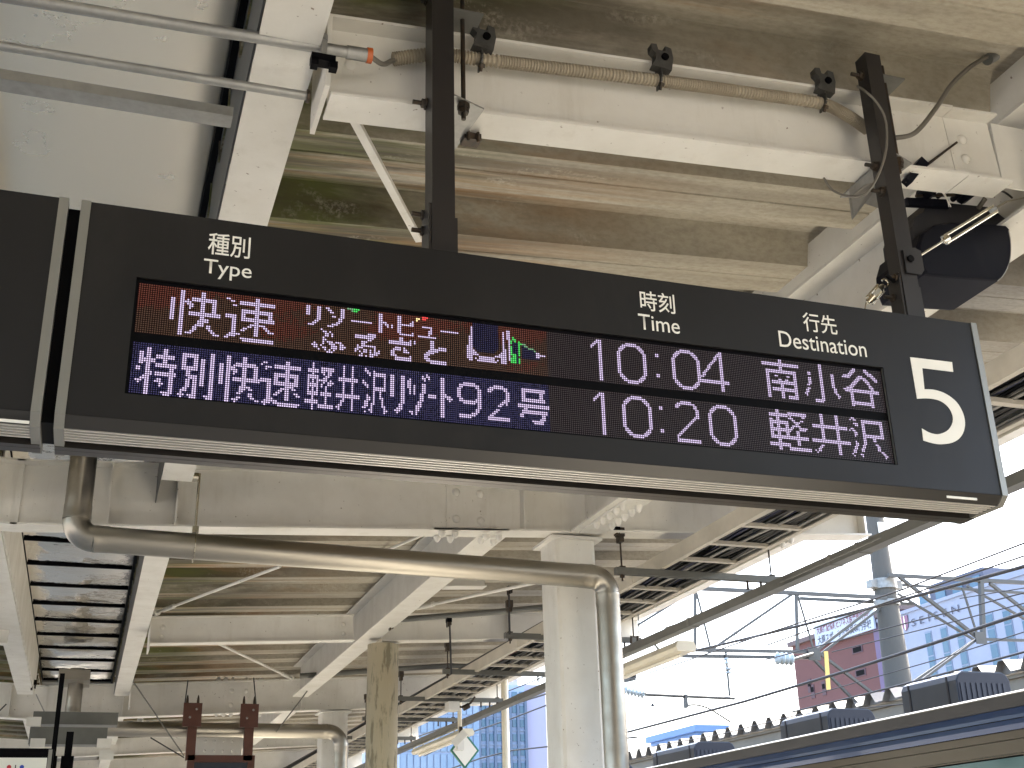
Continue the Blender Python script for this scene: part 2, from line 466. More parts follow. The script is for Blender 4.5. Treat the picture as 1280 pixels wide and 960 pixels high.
g3b = cross_beam('light beam resting over the stained tan round post', 12.95, 2.93, 6.0, 0.30, 0.16, dz=0.0, group=SG, stiff=(4.4,))
cross_beam('light beam left of the gutter beside the drain bracket', 12.95, -7.3, -0.85, 0.28, 0.15, dz=.02, group=SG)
cross_beam('short light beam just behind the long horizontal drain pipe', 10.45, 2.93, 3.32, 0.24, 0.14, dz=.05, group=SG)
for Y, dz, t in ((23.2, -.12, 'light beam just beyond the second girder'), (33.4, -.25, 'light beam far off between the third and fourth girders')):
    cross_beam(t, Y, -7.3, 6.0, 0.28, 0.15, dz=dz, group=SG)

# long beams along the platform
LG = 'long beams along the platform'
def long_beam(label, X, z, H, B, y0, y1, tw=.01, tf=.014):
    r = beam('canopy_long_beam', label, 'beam', (X, y0, EYE + z), (X, y1, EYE + z), H, B, tw, tf, LG)
    return r
la = long_beam('pale long beam at the right of the gutter, from the top of the picture to behind the board', 0.38, 2.42, .46, .19, 0.9, 7.74)
lb = long_beam('pale long beam at the right of the gutter panels beyond the girder', 0.38, 2.42, .46, .19, 8.46, 17.75)
lc = long_beam('pale long beam at the left of the gutter panels beyond the girder', -0.84, 2.38, .50, .20, 8.46, 17.5)
ld = long_beam('pale long beam running diagonally in view from the first bolted splice', 2.79, 2.42, .43, .22, 8.46, 17.5)
le = long_beam('heavy pale long beam behind the black speaker', 3.44, 2.40, .44, .26, 0.9, 8.24)
long_beam('pale long beam left of the gutter over the platform', -0.84, 2.38, .50, .20, 0.9, 8.24)
for X, t in ((.38, 'far pale long beam right of the gutter beyond the second girder'), (-.84, 'far pale long beam left of the gutter beyond the second girder'), (2.79, 'far pale long beam beyond the second girder over the columns')):
    long_beam(t, X, 2.32, .46, .20, 18.3, 28.1)
# plates between the near heavy beam and the roof sheets
fl = MB().box(3.31, 3.335, 0.9, 8.24, EYE + 2.842, EYE + 3.02).build('roof_support_plate', WHITE)
put_under(fl, le)
# underside splice with hanging bolts where the heavy beam meets the column head
part(MB().box(3.36, 3.52, 7.3, 8.2, EYE + 2.384, EYE + 2.397), 'flange_plate', WHITE, le)
bolts([(3.44 + a, y, EYE + 2.384) for y in (7.42, 7.54, 7.66, 7.78, 7.9) for a in (-.06, .06)], (0, 0, -1), .026, .05, WHITE, le)
for r_, y0_, y1_ in ((lc, 8.46, 17.5),):
    part(MB().box(-.738, -.727, y0_, y1_, EYE + 2.396, EYE + 2.885), 'side_plate', WHITE, r_)
# stiffener plates at the ends of the gutter beams
part(MB().box(0.48, .494, 17.3, 17.6, EYE + 2.22, EYE + 2.6), 'end_plate', WHITE, lb)

# canopy edge fascia beam and gutter
ed = beam('canopy_edge_beam', 'pale beam along the canopy edge right of the cable ladder', 'beam', (5.96, 2.0, EYE + 2.80), (5.96, 60, EYE + 2.55), .26, .12, m=WHITE)

# black gap and beam side greyed for shade beside the gutter sheets, and the sheets themselves
gut = thing('gutter_soffit', 'shiny stainless gutter lining between two long beams', 'gutter', (-.23, 1.0, EYE + 2.88))
MB_ = MB()
gp = None
y = 0.6
widths = [3.35, 3.1]
def gutter_panel(y0, y1, zz):
    """slightly pillowed sheet"""
    m = MB(); nx, ny = 12, max(4, int((y1 - y0) / .12))
    x0, x1 = -0.715, 0.245
    if y0 < 8: nx = 40; ny = max(40, ny)
    rnd = random.Random(int(y0 * 100))
    ph = [rnd.uniform(0, 6) for _ in range(4)]
    vs_ = []
    for j in range(ny + 1):
        for i in range(nx + 1):
            u, v = i / nx, j / ny
            e = 16 * u * (1 - u) * v * (1 - v)
            z = zz - 0.016 * e + 0.0045 * math.sin(7 * u + ph[0] + 3 * v) * min(1, e * 2) + 0.0016 * math.sin(11 * v + ph[1] - 5 * u) * min(1, e * 2)
            if y0 < 8:
                k = max(0.0, (u - .82 - .07 * math.sin(y0 + v * (y1 - y0) * 3.1) - .04 * math.sin(v * (y1 - y0) * 7.3)) / .13)
                z += .0016 * (k * k / .12 if k < .06 else k - .03)
            vs_.append((x0 + (x1 - x0) * u, y0 + (y1 - y0) * v, z))
    fs = [(j * (nx + 1) + i, j * (nx + 1) + i + 1, (j + 1) * (nx + 1) + i + 1, (j + 1) * (nx + 1) + i) for j in range(ny) for i in range(nx)]
    m.add(vs_, fs, True)
    m.add([(x0, y0, zz), (x1, y0, zz), (x1, y1, zz), (x0, y1, zz), (x0, y0, zz + .02), (x1, y0, zz + .02), (x1, y1, zz + .02), (x0, y1, zz + .02)], [(4, 5, 6, 7), (0, 1, 5, 4), (3, 2, 6, 7)])
    return m
ys = [0.6, 6.3, 8.2]
for a, b in zip(ys, ys[1:]):
    part(gutter_panel(a + .004, b - .004, EYE + 2.89), 'gutter_panel', GUTN, gut)
y = 8.5
while y < 19.6:
    part(gutter_panel(y + .012, y + 0.90, EYE + 2.89), 'gutter_panel', MIRROR, gut)
    part(MB().box(-.715, .245, y + .903, y + .925, EYE + 2.868, EYE + 2.91), 'seam_bar', BLACK, gut)
    y += 0.92
part(MB().box(-.735, .285, 19.7, 60, EYE + 2.87, EYE + 2.9), 'far_lining', GALVD, gut)
part(MB().box(.250, .277, .6, 20, EYE + 2.86, EYE + 3.1), 'flashing', BLACK, gut)
part(MB().box(-.76, -.725, .6, 20, EYE + 2.90, EYE + 3.1), 'flashing', BLACK, gut)
part(MB().box(.278, .284, .9, 17.7, EYE + 2.44, EYE + 2.99), 'shaded_beam_side', DGREY, gut)  # dark grey sheet stands in for shade on the long beam's side

# galvanised angle and outlet box under the lining
a0, a1 = at(-60, 100, Y=3.42), at(276, 152, Y=3.42)
o = thing('galvanised_rail', 'flat galvanised rail crossing under the gutter lining, lowest of three', 'rail', (a0.x, 3.42, a0.z))
part(MB().box(-.72, .245, 3.385, 3.45, a1.z, a1.z + .006).box(-.72, .245, 3.379, 3.384, a1.z, a1.z + .035), 'steel_section', GALV, o)
o = thing('drain_outlet_box', 'grey outlet box under the far end of the gutter', 'box', (-.22, 17.3, EYE + 2.6))
part(MB().box(-.44, -.05, 16.9, 17.6, EYE + 2.50, EYE + 2.63), 'body', STAIN, o)

# ------------------------------------------------------------------ columns
def square_column(label, X, Y, w, ztop, group):
    r = thing('canopy_column', label, 'column', (X, Y, 0), group)
    c = 0.035; h = w / 2
    pts = [(-h + c, -h), (h - c, -h), (h - c * .3, -h + c * .3), (h, -h + c), (h, h - c), (h - c, h), (-h + c, h), (-h, h - c), (-h, -h + c), (-h + c * .3, -h + c * .3)]
    part(MB().prism([(X + a, Y + b, 0) for a, b in pts], (0, 0, ztop)), 'shaft', WHITE, r)
    part(MB().prism([(X + a * 1.0, Y + b, ztop) for a, b in ((-h - .04, -h - .04), (h + .04, -h - .04), (h + .04, h + .04), (-h - .04, h + .04))], (0, 0, .022)), 'cap_plate', WHITE, r)
    part(MB().box(X - h - .08, X + h + .08, Y - h - .08, Y + h + .08, 0.003, .03), 'base_plate', GALVD, r)
    return r
CG = 'square canopy columns'
c1 = square_column('near square pale column beside the vertical drain pipe', 3.385, 8.52, .34, EYE + 2.37, CG)
part(MB().box(3.30, 3.56, 8.355, 8.375, EYE + 1.88, EYE + 1.893), 'bracket', RUSTD, c1)
square_column('second square pale column beside the second drain pipe', 3.40, 18.2, .38, EYE + 2.28, CG)
square_column('third square pale column, farthest in view', 3.40, 28.4, .38, EYE + 2.15, CG)
o = thing('round_post', 'round tan post with peeling dark streaks', 'post', (2.93, 12.95, 0))
pth = [(2.945, 12.95, z) for z in (0, 1, 2, 3, EYE + 2.36)]
part(MB().tube(pth, .168, 32), 'shaft', TAN, o)
o = thing('edge_post', 'slim cream post at the canopy edge before the blue glass building', 'post', (5.35, 16.1, 0))
part(MB().tube([(5.38, 16.1, 0), (5.38, 16.1, EYE + 2.95)], .05, 16), 'shaft', CREAM, o)

# ------------------------------------------------------------------ bracing rods
BR = 'slim white brace rods under the roof'
def brace(label, p0, p1, r):
    o = thing('brace_rod', label, 'brace rod', tuple(p0), BR)
    part(MB().tube([p0, p1], r, 8), 'rod', WHITE, o)
    d = (Vector(p1) - Vector(p0)).normalized()
    part(MB().tube([Vector(p0) + d * .25, Vector(p0) + d * .55], r * 1.7, 8), 'coupler', WHITE, o)
    part(MB().tube([Vector(p0), Vector(p0) + d * .05], r * 2.4, 8), 'end_lug', WHITE, o)
o = thing('brace_rod', 'white brace rod between the steel beam and the left hanger post', 'brace rod', tuple(at(443, 152, Y=3.4)), BR)
part(MB().bar(at(441, 146, Y=3.36), at(524, 300, Y=4.3), .030, .02), 'rod', WHITE, o)
brace('white brace rod rising to the right above the near drain pipe', at(195, 766, Y=12.6), at(350, 708, Y=9.6), .014)
brace('white brace rod falling to the right below the light beam', at(365, 848, Y=16.6), at(272, 804, Y=13.3), .016)
brace('white brace rod right of the long diagonal beam', at(505, 763, Y=12.0), at(700, 722, Y=9.6), .016)
brace('faint white brace rod above the near drain pipe at the girder', at(560, 655, Y=8.9), at(455, 700, Y=11.4), .014)
brace('white brace rod in the far bay near the brown brackets', at(175, 900, Y=20.5), at(245, 935, Y=25), .02)
# ------------------------------------------------------------------ what the two lit rows say
# strokes of the characters, read off enlarged views of the board; each view has its own origin and scale
Z={'A':(165,345,12,1),'B':(260,355,12,1),'C':(375,370,12,1),'D':(470,380,12,1),'E':(575,395,10.667,1),
'F':(160,425,12,2),'G':(255,430,12,2),'H':(350,440,12,2),'I':(445,450,12,2),'J':(525,460,12,2),'K':(600,465,12,2),
'L':(730,410,12,1),'M':(825,420,12,1),'N':(735,480,12,2),'O':(830,485,12,2),'P':(950,440,15,1),'Q':(1025,450,15,1),'R':(960,505,15,2),'S':(1035,510,15,2)}
T={1:.4935,2:.4368}
def g(z,x,y):
    ox,oy,s,row=Z[z]; q=at(ox+x/s,oy+y/s,Y=1.0)
    return (q.x-.0032)/.001997-.5, (T[row]-(q.z-EYE))/.001997-.5
G={1:[[0]*384 for _ in range(24)],2:[[0]*384 for _ in range(24)]}
def put(r,x,y):
    if 0<=x<384 and 0<=y<24: G[r][int(y)][int(x)]=1
def line(r,a,b,w,h):
    n=int(max(abs(a[0]-b[0]),abs(a[1]-b[1])))+1
    for i in range(n):
        t=i/max(1,n-1); x=round(a[0]+(b[0]-a[0])*t); y=round(a[1]+(b[1]-a[1])*t)
        for dx in range(w):
            for dy in range(h): put(r,x+dx,y+dy)
def pts(z,*a):
    out=[]
    i=0
    while i<len(a):
        if isinstance(a[i],str): z=a[i]; i+=1; continue
        out.append((z,a[i],a[i+1])); i+=2
    return out
def V(z,*a,w=2):
    P_=pts(z,*a); g_=[g(*q) for q in P_]; x=round(sum(q[0] for q in g_)/len(g_)); r=Z[z][3]
    line(r,(x,round(g_[0][1])),(x,round(g_[-1][1])),w,1)
def H(z,*a,h=2):
    P_=pts(z,*a); g_=[g(*q) for q in P_]; y=round(sum(q[1] for q in g_)/len(g_)); r=Z[z][3]
    line(r,(round(g_[0][0]),y),(round(g_[-1][0]),y),1,h)
def D(z,*a,w=2,h=1):
    P_=pts(z,*a); g_=[g(*q) for q in P_]; r=Z[z][3]
    for u,v_ in zip(g_,g_[1:]): line(r,u,v_,w,h)
def P_(z,*a):
    for q in pts(z,*a):
        u=g(*q); put(Z[z][3],round(u[0]),round(u[1]))
def zero(z,x0,y0,x1,y1):
    a=g(z,x0,y0); b=g(z,x1,y1); r=Z[z][3]
    x0,y0,x1,y1=round(a[0]),round(a[1]),round(a[0])+15,round(a[1])+21
    for y in range(y0+5,y1-4): 
        for d in(0,1): put(r,x0+d,y); put(r,x1-d,y)
    for x in range(x0+5,x1-4):
        for d in(0,1): put(r,x,y0+d); put(r,x,y1-d)
    for (i,j) in ((1,4),(1,3),(2,4),(2,3),(2,2),(3,3),(3,2),(3,1),(4,2),(4,1)):
        for X in (x0+i,x1-i):
            for Y in (y0+j,y1-j): put(r,X,Y)
# row1 left
V('A',592,300,568,590); V('A',745,195,692,850); P_('A',805,362,842,335,842,365,842,395,870,370,868,400,868,435,868,465,905,405,905,435)
V('A',1058,238,1030,730); H('A',910,310,'B',130,225); V('B',85,240,75,480); H('A',858,520,'B',190,460)
D('A',1000,655,960,720,880,810,800,830); D('A',1095,640,'B',20,680,120,760,w=2)
D('B',310,180,400,275);H('B',505,245,1020,310); V('B',745,210,715,760); H('B',530,370,975,415); V('B',530,370,520,530); V('B',938,420,935,570); H('B',530,500,975,545)
D('B',645,600,515,680); D('B',790,600,960,725); H('B',285,430,430,445); V('B',385,470,370,740); D('B',340,715,260,775); D('B',440,735,500,780); H('B',540,800,990,850)
V('C',130,125,125,250);V('C',295,140,285,320);P_('C',290,350,255,350,255,380,220,375,220,405,185,400,150,397)
D('C',425,155,490,270,w=2);V('C',650,185,640,310);P_('C',645,335,645,365,612,330,612,360,612,388,580,385,580,412,545,412,515,405,515,435,480,435,445,430)
H('C',805,350,1070,385,h=1)
P_('C',350,480,350,510,385,510,415,515,450,520,410,545,445,548,480,552,410,575,445,578,480,582,375,600,375,630,410,630,375,660,410,665,345,685,445,660,480,670,445,690,480,700,510,705,480,735,510,735,540,740,475,760,510,765,540,770,470,790,510,795,440,790,405,785,405,815,440,820,475,825,380,780,375,750,345,745,240,675,210,700,240,705,275,705,310,710,240,735,275,740,275,770,540,680,575,680,605,685,605,715,640,720,605,745,640,745,675,750,605,775,635,778)
H('C',865,570,1010,585);H('C',1050,555,1125,565);P_('C',1030,610,1060,615,1090,620,1030,640,1060,645,1020,670,960,665,990,665,930,690,960,695,990,695,895,715,930,720,865,745,895,745,930,750,830,765,865,770,830,795)
H('C',960,728,1120,742,h=1);P_('C',1120,770,1150,770,1150,800,1185,800,1185,830,1150,830,1150,860,1120,830,1120,860,1085,855,1055,850,1055,820,1055,790,1020,785,1020,815,990,785,960,780,960,810,925,805,925,835,920,870,955,875,990,878,1020,880,1055,883,1090,886)
V('D',75,135,75,400);P_('D',140,260,175,262,175,292,205,295,240,300,205,325,240,330)
V('D',358,165,355,405);H('D',420,290,580,305,h=1);P_('D',545,275,575,250,575,280,575,315);H('D',390,435,575,458,h=1);P_('D',575,425)
H('D',725,330,850,340,h=1);V('D',850,345,850,430,w=1);V('D',818,390,818,480,w=1);H('D',660,465,915,490,h=1);H('D',995,385,1240,415,h=1)
V('D',388,490,388,520);H('D',230,530,545,580);P_('D',545,540,580,540,580,570);D('D',415,590,450,665,515,705,w=1);P_('D',450,640,480,680,450,700,480,705);H('D',320,630,390,640);V('D',262,680,262,745);P_('D',295,655,325,745,295,770,325,770);H('D',325,780,545,805);P_('D',545,770)
V('D',850,540,850,720);H('D',910,665,945,670);H('D',965,640,1070,655);P_('D',820,680,790,705,820,710,760,735,790,735,820,740,760,765,790,765,760,795,790,795,790,820,820,800,820,825);H('D',830,830,1070,855)
# train icon
def blk(z,x0,y0,x1,y1):
    a=g(z,x0,y0);b=g(z,x1,y1)
    for x in range(round(a[0]),round(b[0])+1):
        for y in range(round(a[1]),round(b[1])+1): put(Z[z][3],x,y)
V('E',165,125,180,560,w=1);V('E',140,245,150,555,w=1);V('E',115,370,120,530,w=1);P_('E',200,430,200,460,200,490,225,460,225,490,250,490)
H('E',280,520,465,535,h=3);P_('E',488,518,515,520,540,490,540,515);V('E',562,465,562,600,w=1);V('E',583,300,585,605,w=1);V('E',605,200,608,605,w=1);V('E',632,180,632,290,w=1);V('E',632,430,632,605,w=1);V('E',658,180,665,570,w=1);P_('E',225,535,250,565,515,565,490,590)
ICON=[]
def pi(col,z,*a):
    for q in pts(z,*a):
        u=g(*q); ICON.append((round(u[0]),round(u[1]),col))
for y in range(265,601,30): pi('g','E',710+ (y-265)*.02,y)
for y in range(320,601,28): pi('g','E',790+(y-320)*.03,y)
pi('g','E',735,295,762,300,762,320,790,320,815,325,820,350)
for i in range(9): pi('d','E',850+i*22,355+i*13.5)
for x in (735,762):
    for y in (490,515,540,570,600): pi('g','E',x,y)
blkp=[(1045,470),(1075,475),(1045,500),(1075,505),(1045,530),(1075,530),(1100,508),(1125,510),(1150,512)]
for q in blkp: P_('E',*q)
pi('g','C',840,180,875,183,905,187,840,212,875,215); pi('d','C',740,170,770,175,805,178,810,205)
pi('y','D',635,205,665,205,635,235); pi('r','D',725,185,760,182,790,185,725,212,760,212)
# row2
V('F',297,95,235,775);D('F',180,145,165,310,120,400);H('F',165,255,400,275);D('F',340,460,150,550,w=1,h=2);P_('F',100,565,140,600)
V('F',550,120,535,350);H('F',430,205,690,235);H('F',420,335,720,365);H('F',410,465,710,490);V('F',632,400,610,780);H('F',530,770,600,775);P_('F',495,760);D('F',440,560,475,630);P_('F',400,590,475,660)
H('F',835,180,1060,200);V('F',832,180,820,400);V('F',1012,200,1005,420);H('F',820,378,1040,405);D('F',895,420,885,590,835,740);P_('F',870,690,790,720,790,755,755,785,790,790,790,820,825,790);H('F',920,510,1035,520);V('F',990,530,970,830);P_('F',900,795,935,800,935,830)
V('F',1118,265,1090,660);V('G',130,125,80,790);P_('G',10,755,45,765,45,795)
V('G',262,270,240,560);V('G',375,150,335,825);P_('G',435,315,435,350,470,290,470,320,470,350,505,355,465,385,505,385,465,420)
V('G',618,180,595,650);H('G',510,260,790,285);V('G',755,320,745,540);H('G',460,480,815,515);D('G',560,620,470,800);P_('G',440,795,475,830);D('G',655,640,690,760,760,830);P_('G',790,825)
D('G',925,245,960,310);P_('G',890,270,1000,310,960,340)
H('G',1095,290,'H',300,215);V('H',98,120,75,685);H('G',1090,415,'H',265,320);V('G',1090,410,1085,580);V('H',222,325,222,480);H('G',1090,550,'H',260,455);D('G',1150,640,'G',1050,740);D('H',150,510,250,640);P_('H',285,635)
H('G',880,490,985,495);V('G',950,510,940,840);P_('G',900,800,865,835,900,835,900,870);P_('G',1005,785,1005,815,1040,820,1075,825,1040,850,1075,850);H('G',1105,860,'H',250,775);P_('H',275,762)
V('H',503,155,480,810,w=1);H('H',430,215,575,235);V('H',427,310,420,580,w=1);V('H',565,320,555,595,w=1);H('H',430,310,570,325);H('H',425,430,560,448);H('H',415,565,555,582);H('H',380,680,555,700)
H('H',630,205,805,228);P_('H',665,260,665,295,630,295,770,270,770,300,770,330,735,300,735,335,735,365,700,335,700,365,700,395,665,325,660,390,660,420,700,425,625,415,590,410,660,450,625,450,625,480,740,430,765,430,725,460,760,460,795,465,760,490)
V('H',692,515,685,750,w=1);H('H',620,575,765,592);H('H',580,760,790,780)
V('H',963,200,950,720,w=1);P_('H',915,720,950,690,915,750,915,780,880,780,880,810,850,805,880,845);V('H',1093,215,1080,860,w=1);H('H',890,350,'I',15,270);H('H',855,595,'I',45,510)
P_('I',148,120,148,150,180,150,180,180,212,185,212,215,110,295,110,325,142,330,142,360,177,365,177,395)
P_('I',172,515,205,550,172,545,205,580,172,580,140,605,172,610,140,640,172,640,140,670,172,670,105,695,137,700,137,735)
V('I',275,165,268,650,w=1);H('I',275,165,435,182);V('I',435,210,430,420,w=1);H('I',290,378,430,400);V('I',370,430,365,570,w=1);V('I',398,570,395,690,w=1);P_('I',430,695,430,725,425,755,425,785,460,755,205,735);V('I',235,640,232,770,w=1)
V('I',525,215,525,520);V('I',685,230,685,630);P_('I',685,690,685,660,650,650,650,685,620,710,650,710,685,715,590,740,620,740,650,745,620,770)
V('I',810,300,810,375,w=1);V('I',845,275,840,490,w=1);V('I',875,370,875,470,w=1);P_('I',1030,235,1030,270,1060,270,1060,300,1092,215,1092,245,1125,250,1125,280)
V('I',1030,355,1030,600,w=1);V('I',1060,355,1060,485,w=1);V('I',1000,500,1000,690,w=1);V('I',965,620,965,745,w=1);V('I',935,670,935,770,w=1);V('I',905,735,905,795,w=1);P_('I',870,765,870,795,840,760)
H('J',160,395,260,410);V('J',345,145,345,715);P_('J',410,385,410,415,440,420,440,445,470,420,470,450,470,485,505,455)
H('J',685,210,835,228);P_('J',620,230,650,235,620,260,650,265,620,440,655,440,620,465,655,465,865,460,865,490,860,255,890,255,860,285,890,285,870,610,900,610,870,640,900,640,870,665,805,665,840,665,805,695,840,695);V('J',595,290,595,410,w=1);V('J',625,290,625,410,w=1);H('J',685,480,840,498);V('J',895,315,905,585);H('J',625,678,780,698)
P_('K',140,245,170,215,205,215,140,275,170,245,200,245,170,275,380,240,410,240,380,265,410,270);H('K',225,192,350,208);V('K',408,300,412,410);D('K',385,420,150,650);P_('K',410,440,410,470);H('K',150,655,455,690)
H('K',640,235,965,265);V('K',640,230,650,410);V('K',932,270,935,430);H('K',690,385,970,425);H('K',590,460,1035,505);H('K',680,555,1010,590);P_('K',680,520,710,525);V('K',650,545,655,640,w=1);P_('K',620,605,625,640);V('K',975,600,980,700);P_('K',945,695);H('K',850,720,960,740);P_('K',825,712,980,730)
V('L',225,150,260,745);P_('L',200,150,200,185,175,180,175,210,145,205,145,235,120,225,120,258)
zero('L',530,205,905,785);
for z,x,y in (('L',1100,365),('L',1125,690),('N',1105,315),('N',1130,655)):
    a=g(z,x,y); [put(Z[z][3],round(a[0])+i,round(a[1])+j) for i in(0,1) for j in(0,1)]
zero('M',195,185,540,765);V('M',895,240,950,810);D('M',880,265,650,590);P_('M',650,620);H('M',650,625,1045,665)
V('N',215,110,250,720);P_('N',190,110,190,140,160,135,160,165,135,165,135,190,110,190,110,220);zero('N',525,160,905,770);zero('O',685,240,1050,820)
P_('O',200,230,225,205,250,205,200,255,225,230,225,255,250,235);H('O',275,185,415,200);D('O',440,225,490,300);V('O',510,315,515,420);D('O',500,430,240,700);P_('O',245,720);H('O',245,740,575,775)
H('P',80,165,745,240);V('P',390,130,410,340);H('P',155,305,700,365);V('P',165,350,215,810);V('P',675,370,720,800);H('P',590,805,740,825);D('P',335,425,380,490);D('P',540,440,515,500);H('P',275,515,640,560);H('P',285,645,655,690);V('P',445,560,475,830)
D('P',940,360,955,520);D('P',955,520,935,640,900,740);P_('P',930,775);V('Q',5,70,100,730);H('P',1090,860,'Q',110,745);D('Q',240,250,265,420,310,560,360,640);P_('Q',400,655,430,660,400,690)
D('Q',650,150,500,270,w=2,h=2);P_('Q',455,275);D('Q',845,170,1060,340,w=2,h=2);D('Q',770,280,560,480,w=2,h=2);P_('Q',490,505,520,545,560,545);D('Q',800,290,1000,500,w=2,h=2);H('Q',530,500,1130,575);V('Q',615,560,660,810);V('Q',985,590,1020,850);H('Q',660,750,1040,790)
H('R',70,155,375,195);V('R',190,100,285,830);H('R',80,262,385,300);V('R',95,260,120,570);V('R',355,300,390,600);H('R',100,415,400,455);H('R',115,540,425,590);H('R',95,678,440,720)
H('R',415,160,725,195);P_('R',460,230,430,260,460,260,490,265,490,300,520,300);D('R',685,240,640,290,560,360,475,420);P_('R',460,460,490,460,460,500);D('R',530,340,570,400,640,425);H('R',650,430,740,450);P_('R',780,465,710,490,750,495)
V('R',590,505,630,760);H('R',470,570,775,625);H('R',465,778,835,828)
H('R',880,345,'S',370,345);H('R',885,612,'S',435,625);V('R',1015,190,1075,690);D('R',1060,740,990,840);P_('R',955,850,990,890);V('S',170,140,265,850)
D('S',480,175,560,290);P_('S',450,200,595,285,560,315);D('S',480,370,560,480);P_('S',450,400,595,475,560,515);P_('S',575,605);D('S',580,640,570,720,530,820);P_('S',510,840,555,880)
H('S',665,225,1045,265);V('S',675,280,735,650);D('S',715,690,690,800);P_('S',665,850,700,850,710,885);V('S',1010,300,1055,550);H('S',750,490,1090,555);D('S',905,580,930,660,970,700,1000,770,1100,870);P_('S',1140,930,1165,895,1140,895)
LED_GRID, LED_COLOURED = G, sorted(set(ICON))
# ================================================================== DEPARTURE BOARD
YS = 3.0
S = 3.0
def sx(v): return v * S
def sz(v): return EYE + v * S
def board(root, x0, x1, hole=None, right_trim=True):
    """charcoal housing seen from below; x0..x1 outer edges with trims"""
    zt, zb = sz(.5655), sz(.363)
    zc2 = EYE + .351 * 3.03
    m = MB()
    xi0, xi1 = x0 + .024, x1 - (.022 if right_trim else .024)
    if hole:
        hx0, hx1, hz0, hz1 = hole
        d = .004
        m.box(xi0, hx0, YS, YS + d, zb, zt).box(hx1, xi1, YS, YS + d, zb, zt)
        m.box(hx0, hx1, YS, YS + d, zb, hz0).box(hx0, hx1, YS, YS + d, hz1, zt)
    else:
        m.box(xi0, xi1, YS, YS + .004, zb, zt)
    part(m, 'front_panel', SIGNB, root)
    part(MB().box(xi0 + .002, xi1 - .002, YS + .0045, YS + .009, hz1 if hole else zb, zt).box(xi0 + .01, xi1 - .01, YS + .028, YS + .23, zc2 + .03, zt - .002) if hole else MB().box(xi0 + .01, xi1 - .01, YS + .02, YS + .23, zc2 + .03, zt - .002), 'housing', SIGNB, root)
    part(MB().prism([(xi0, YS, zb), (xi0, YS + .03, zc2), (xi0, YS + .034, zc2), (xi0, YS + .034, zb + .02), (xi0, YS, zb + .001)], (xi1 - xi0, 0, 0)), 'lower_strip', CHAMF, root)
    # end trims follow the face and the slanted lower strip
    for a, b in ((x0, x0 + .0245), (xi1 - .0005, x1)):
        part(MB().prism([(a, YS - .004, zt + .001), (a, YS - .004, zb - .001), (a, YS + .028, zc2 - .004), (a, YS + .24, zc2 - .004), (a, YS + .24, zt + .001)], (b - a, 0, 0)), 'end_trim', TRIM, root)
    # ventilation slats along the underside
    sl = None
    part(MB().box(x0 + .005, x1 - .005, YS + .034, YS + .18, zc2 + .03, zc2 + .034), 'vent_backing', BLACK, root)
    for k in range(5):
        y = YS + .038 + k * .0205
        if sl is None:
            sl = MB().box(x0 + .003, x1 - .003, y, y + .0072, zc2 - .001, zc2 + .003).build('slat', SLAT); o = sl; yb = y
        else:
            o = sl.copy(); COL.objects.link(o); o.location = (0, y - yb, 0)
        put_under(o, root)
    part(MB().box(x0 + .002, x1 - .004, YS + .165, YS + .222, zc2 - .006, zc2 + .012), 'rear_plate', SIGNF, root)
    part(MB().box(x0 + .001, x1 - .003, YS + .19, YS + .225, zc2 - .0065, zt - .01), 'rear_panel', SIGNF, root)

root = thing('departure_board', 'charcoal departure board with two lit text rows and a big white 5', 'departure board', (1.28, YS, sz(.351)))
HOLE = (sx(.0005), sx(.7715), sz(.3865), sz(.4970))
board(root, -.1575, 2.716, HOLE)
part(MB().box(HOLE[0] - .01, HOLE[1] + .01, YS + .012, YS + .026, HOLE[2] - .01, HOLE[3] + .01), 'display_backing', BLACK, root)
part(MB().box(HOLE[0] - .004, HOLE[0], YS + .0045, YS + .012, HOLE[2], HOLE[3]), 'display_edge', TRIM, root)
part(MB().box(HOLE[1], HOLE[1] + .004, YS + .0045, YS + .012, HOLE[2], HOLE[3]), 'display_edge', TRIM, root)
part(MB().box(sx(.83), sx(.868), YS + .012, YS + .0145, sz(.3565), sz(.3590)), 'label_strip', LETTER, root)

def emis(name, col, s):
    m = bpy.data.materials.new(name); m.use_nodes = True
    b = m.node_tree.nodes['Principled BSDF']
    b.inputs['Base Color'].default_value = (0.02, 0.02, 0.02, 1); b.inputs['Roughness'].default_value = .4
    b.inputs['Emission Color'].default_value = (*col, 1); b.inputs['Emission Strength'].default_value = s
    return m
LW = emis('led_white', (0.82, 0.66, 0.98), .17)
LR = emis('led_red_ground', (0.42, 0.075, 0.035), .062)
LB = emis('led_brown_ground', (0.30, 0.12, 0.06), .052)
LN = emis('led_navy_ground', (0.09, 0.075, 0.36), .055)
LK = emis('led_idle', (0.06, 0.034, 0.042), .10)
LG_ = emis('led_green', (0.05, 0.62, 0.10), .2)
LD = emis('led_dim_green', (0.20, 0.42, 0.22), .15)
LY = emis('led_yellow', (0.95, 0.75, 0.35), .25)
LRR = emis('led_bright_red', (0.9, 0.06, 0.06), .2)
sets = {k: MB() for k in ('W', 'R', 'B', 'N', 'K', 'g', 'd', 'y', 'r')}
PX = .001997 * S
X0 = .0032 * S
special = {(x, y): c for x, y, c in LED_COLOURED}
rnd = random.Random(3)
def dot(s, x, y, r, half):
    cx = X0 + (x + .5) * PX
    cz = (sz(.4935) if r == 1 else sz(.4368)) - (y + .5) * PX
    h = half
    m = sets[s]
    m.add([(cx - h, YS + .0112, cz - h), (cx + h, YS + .0112, cz - h), (cx + h, YS + .0112, cz + h), (cx - h, YS + .0112, cz + h)], [(0, 1, 2, 3)])
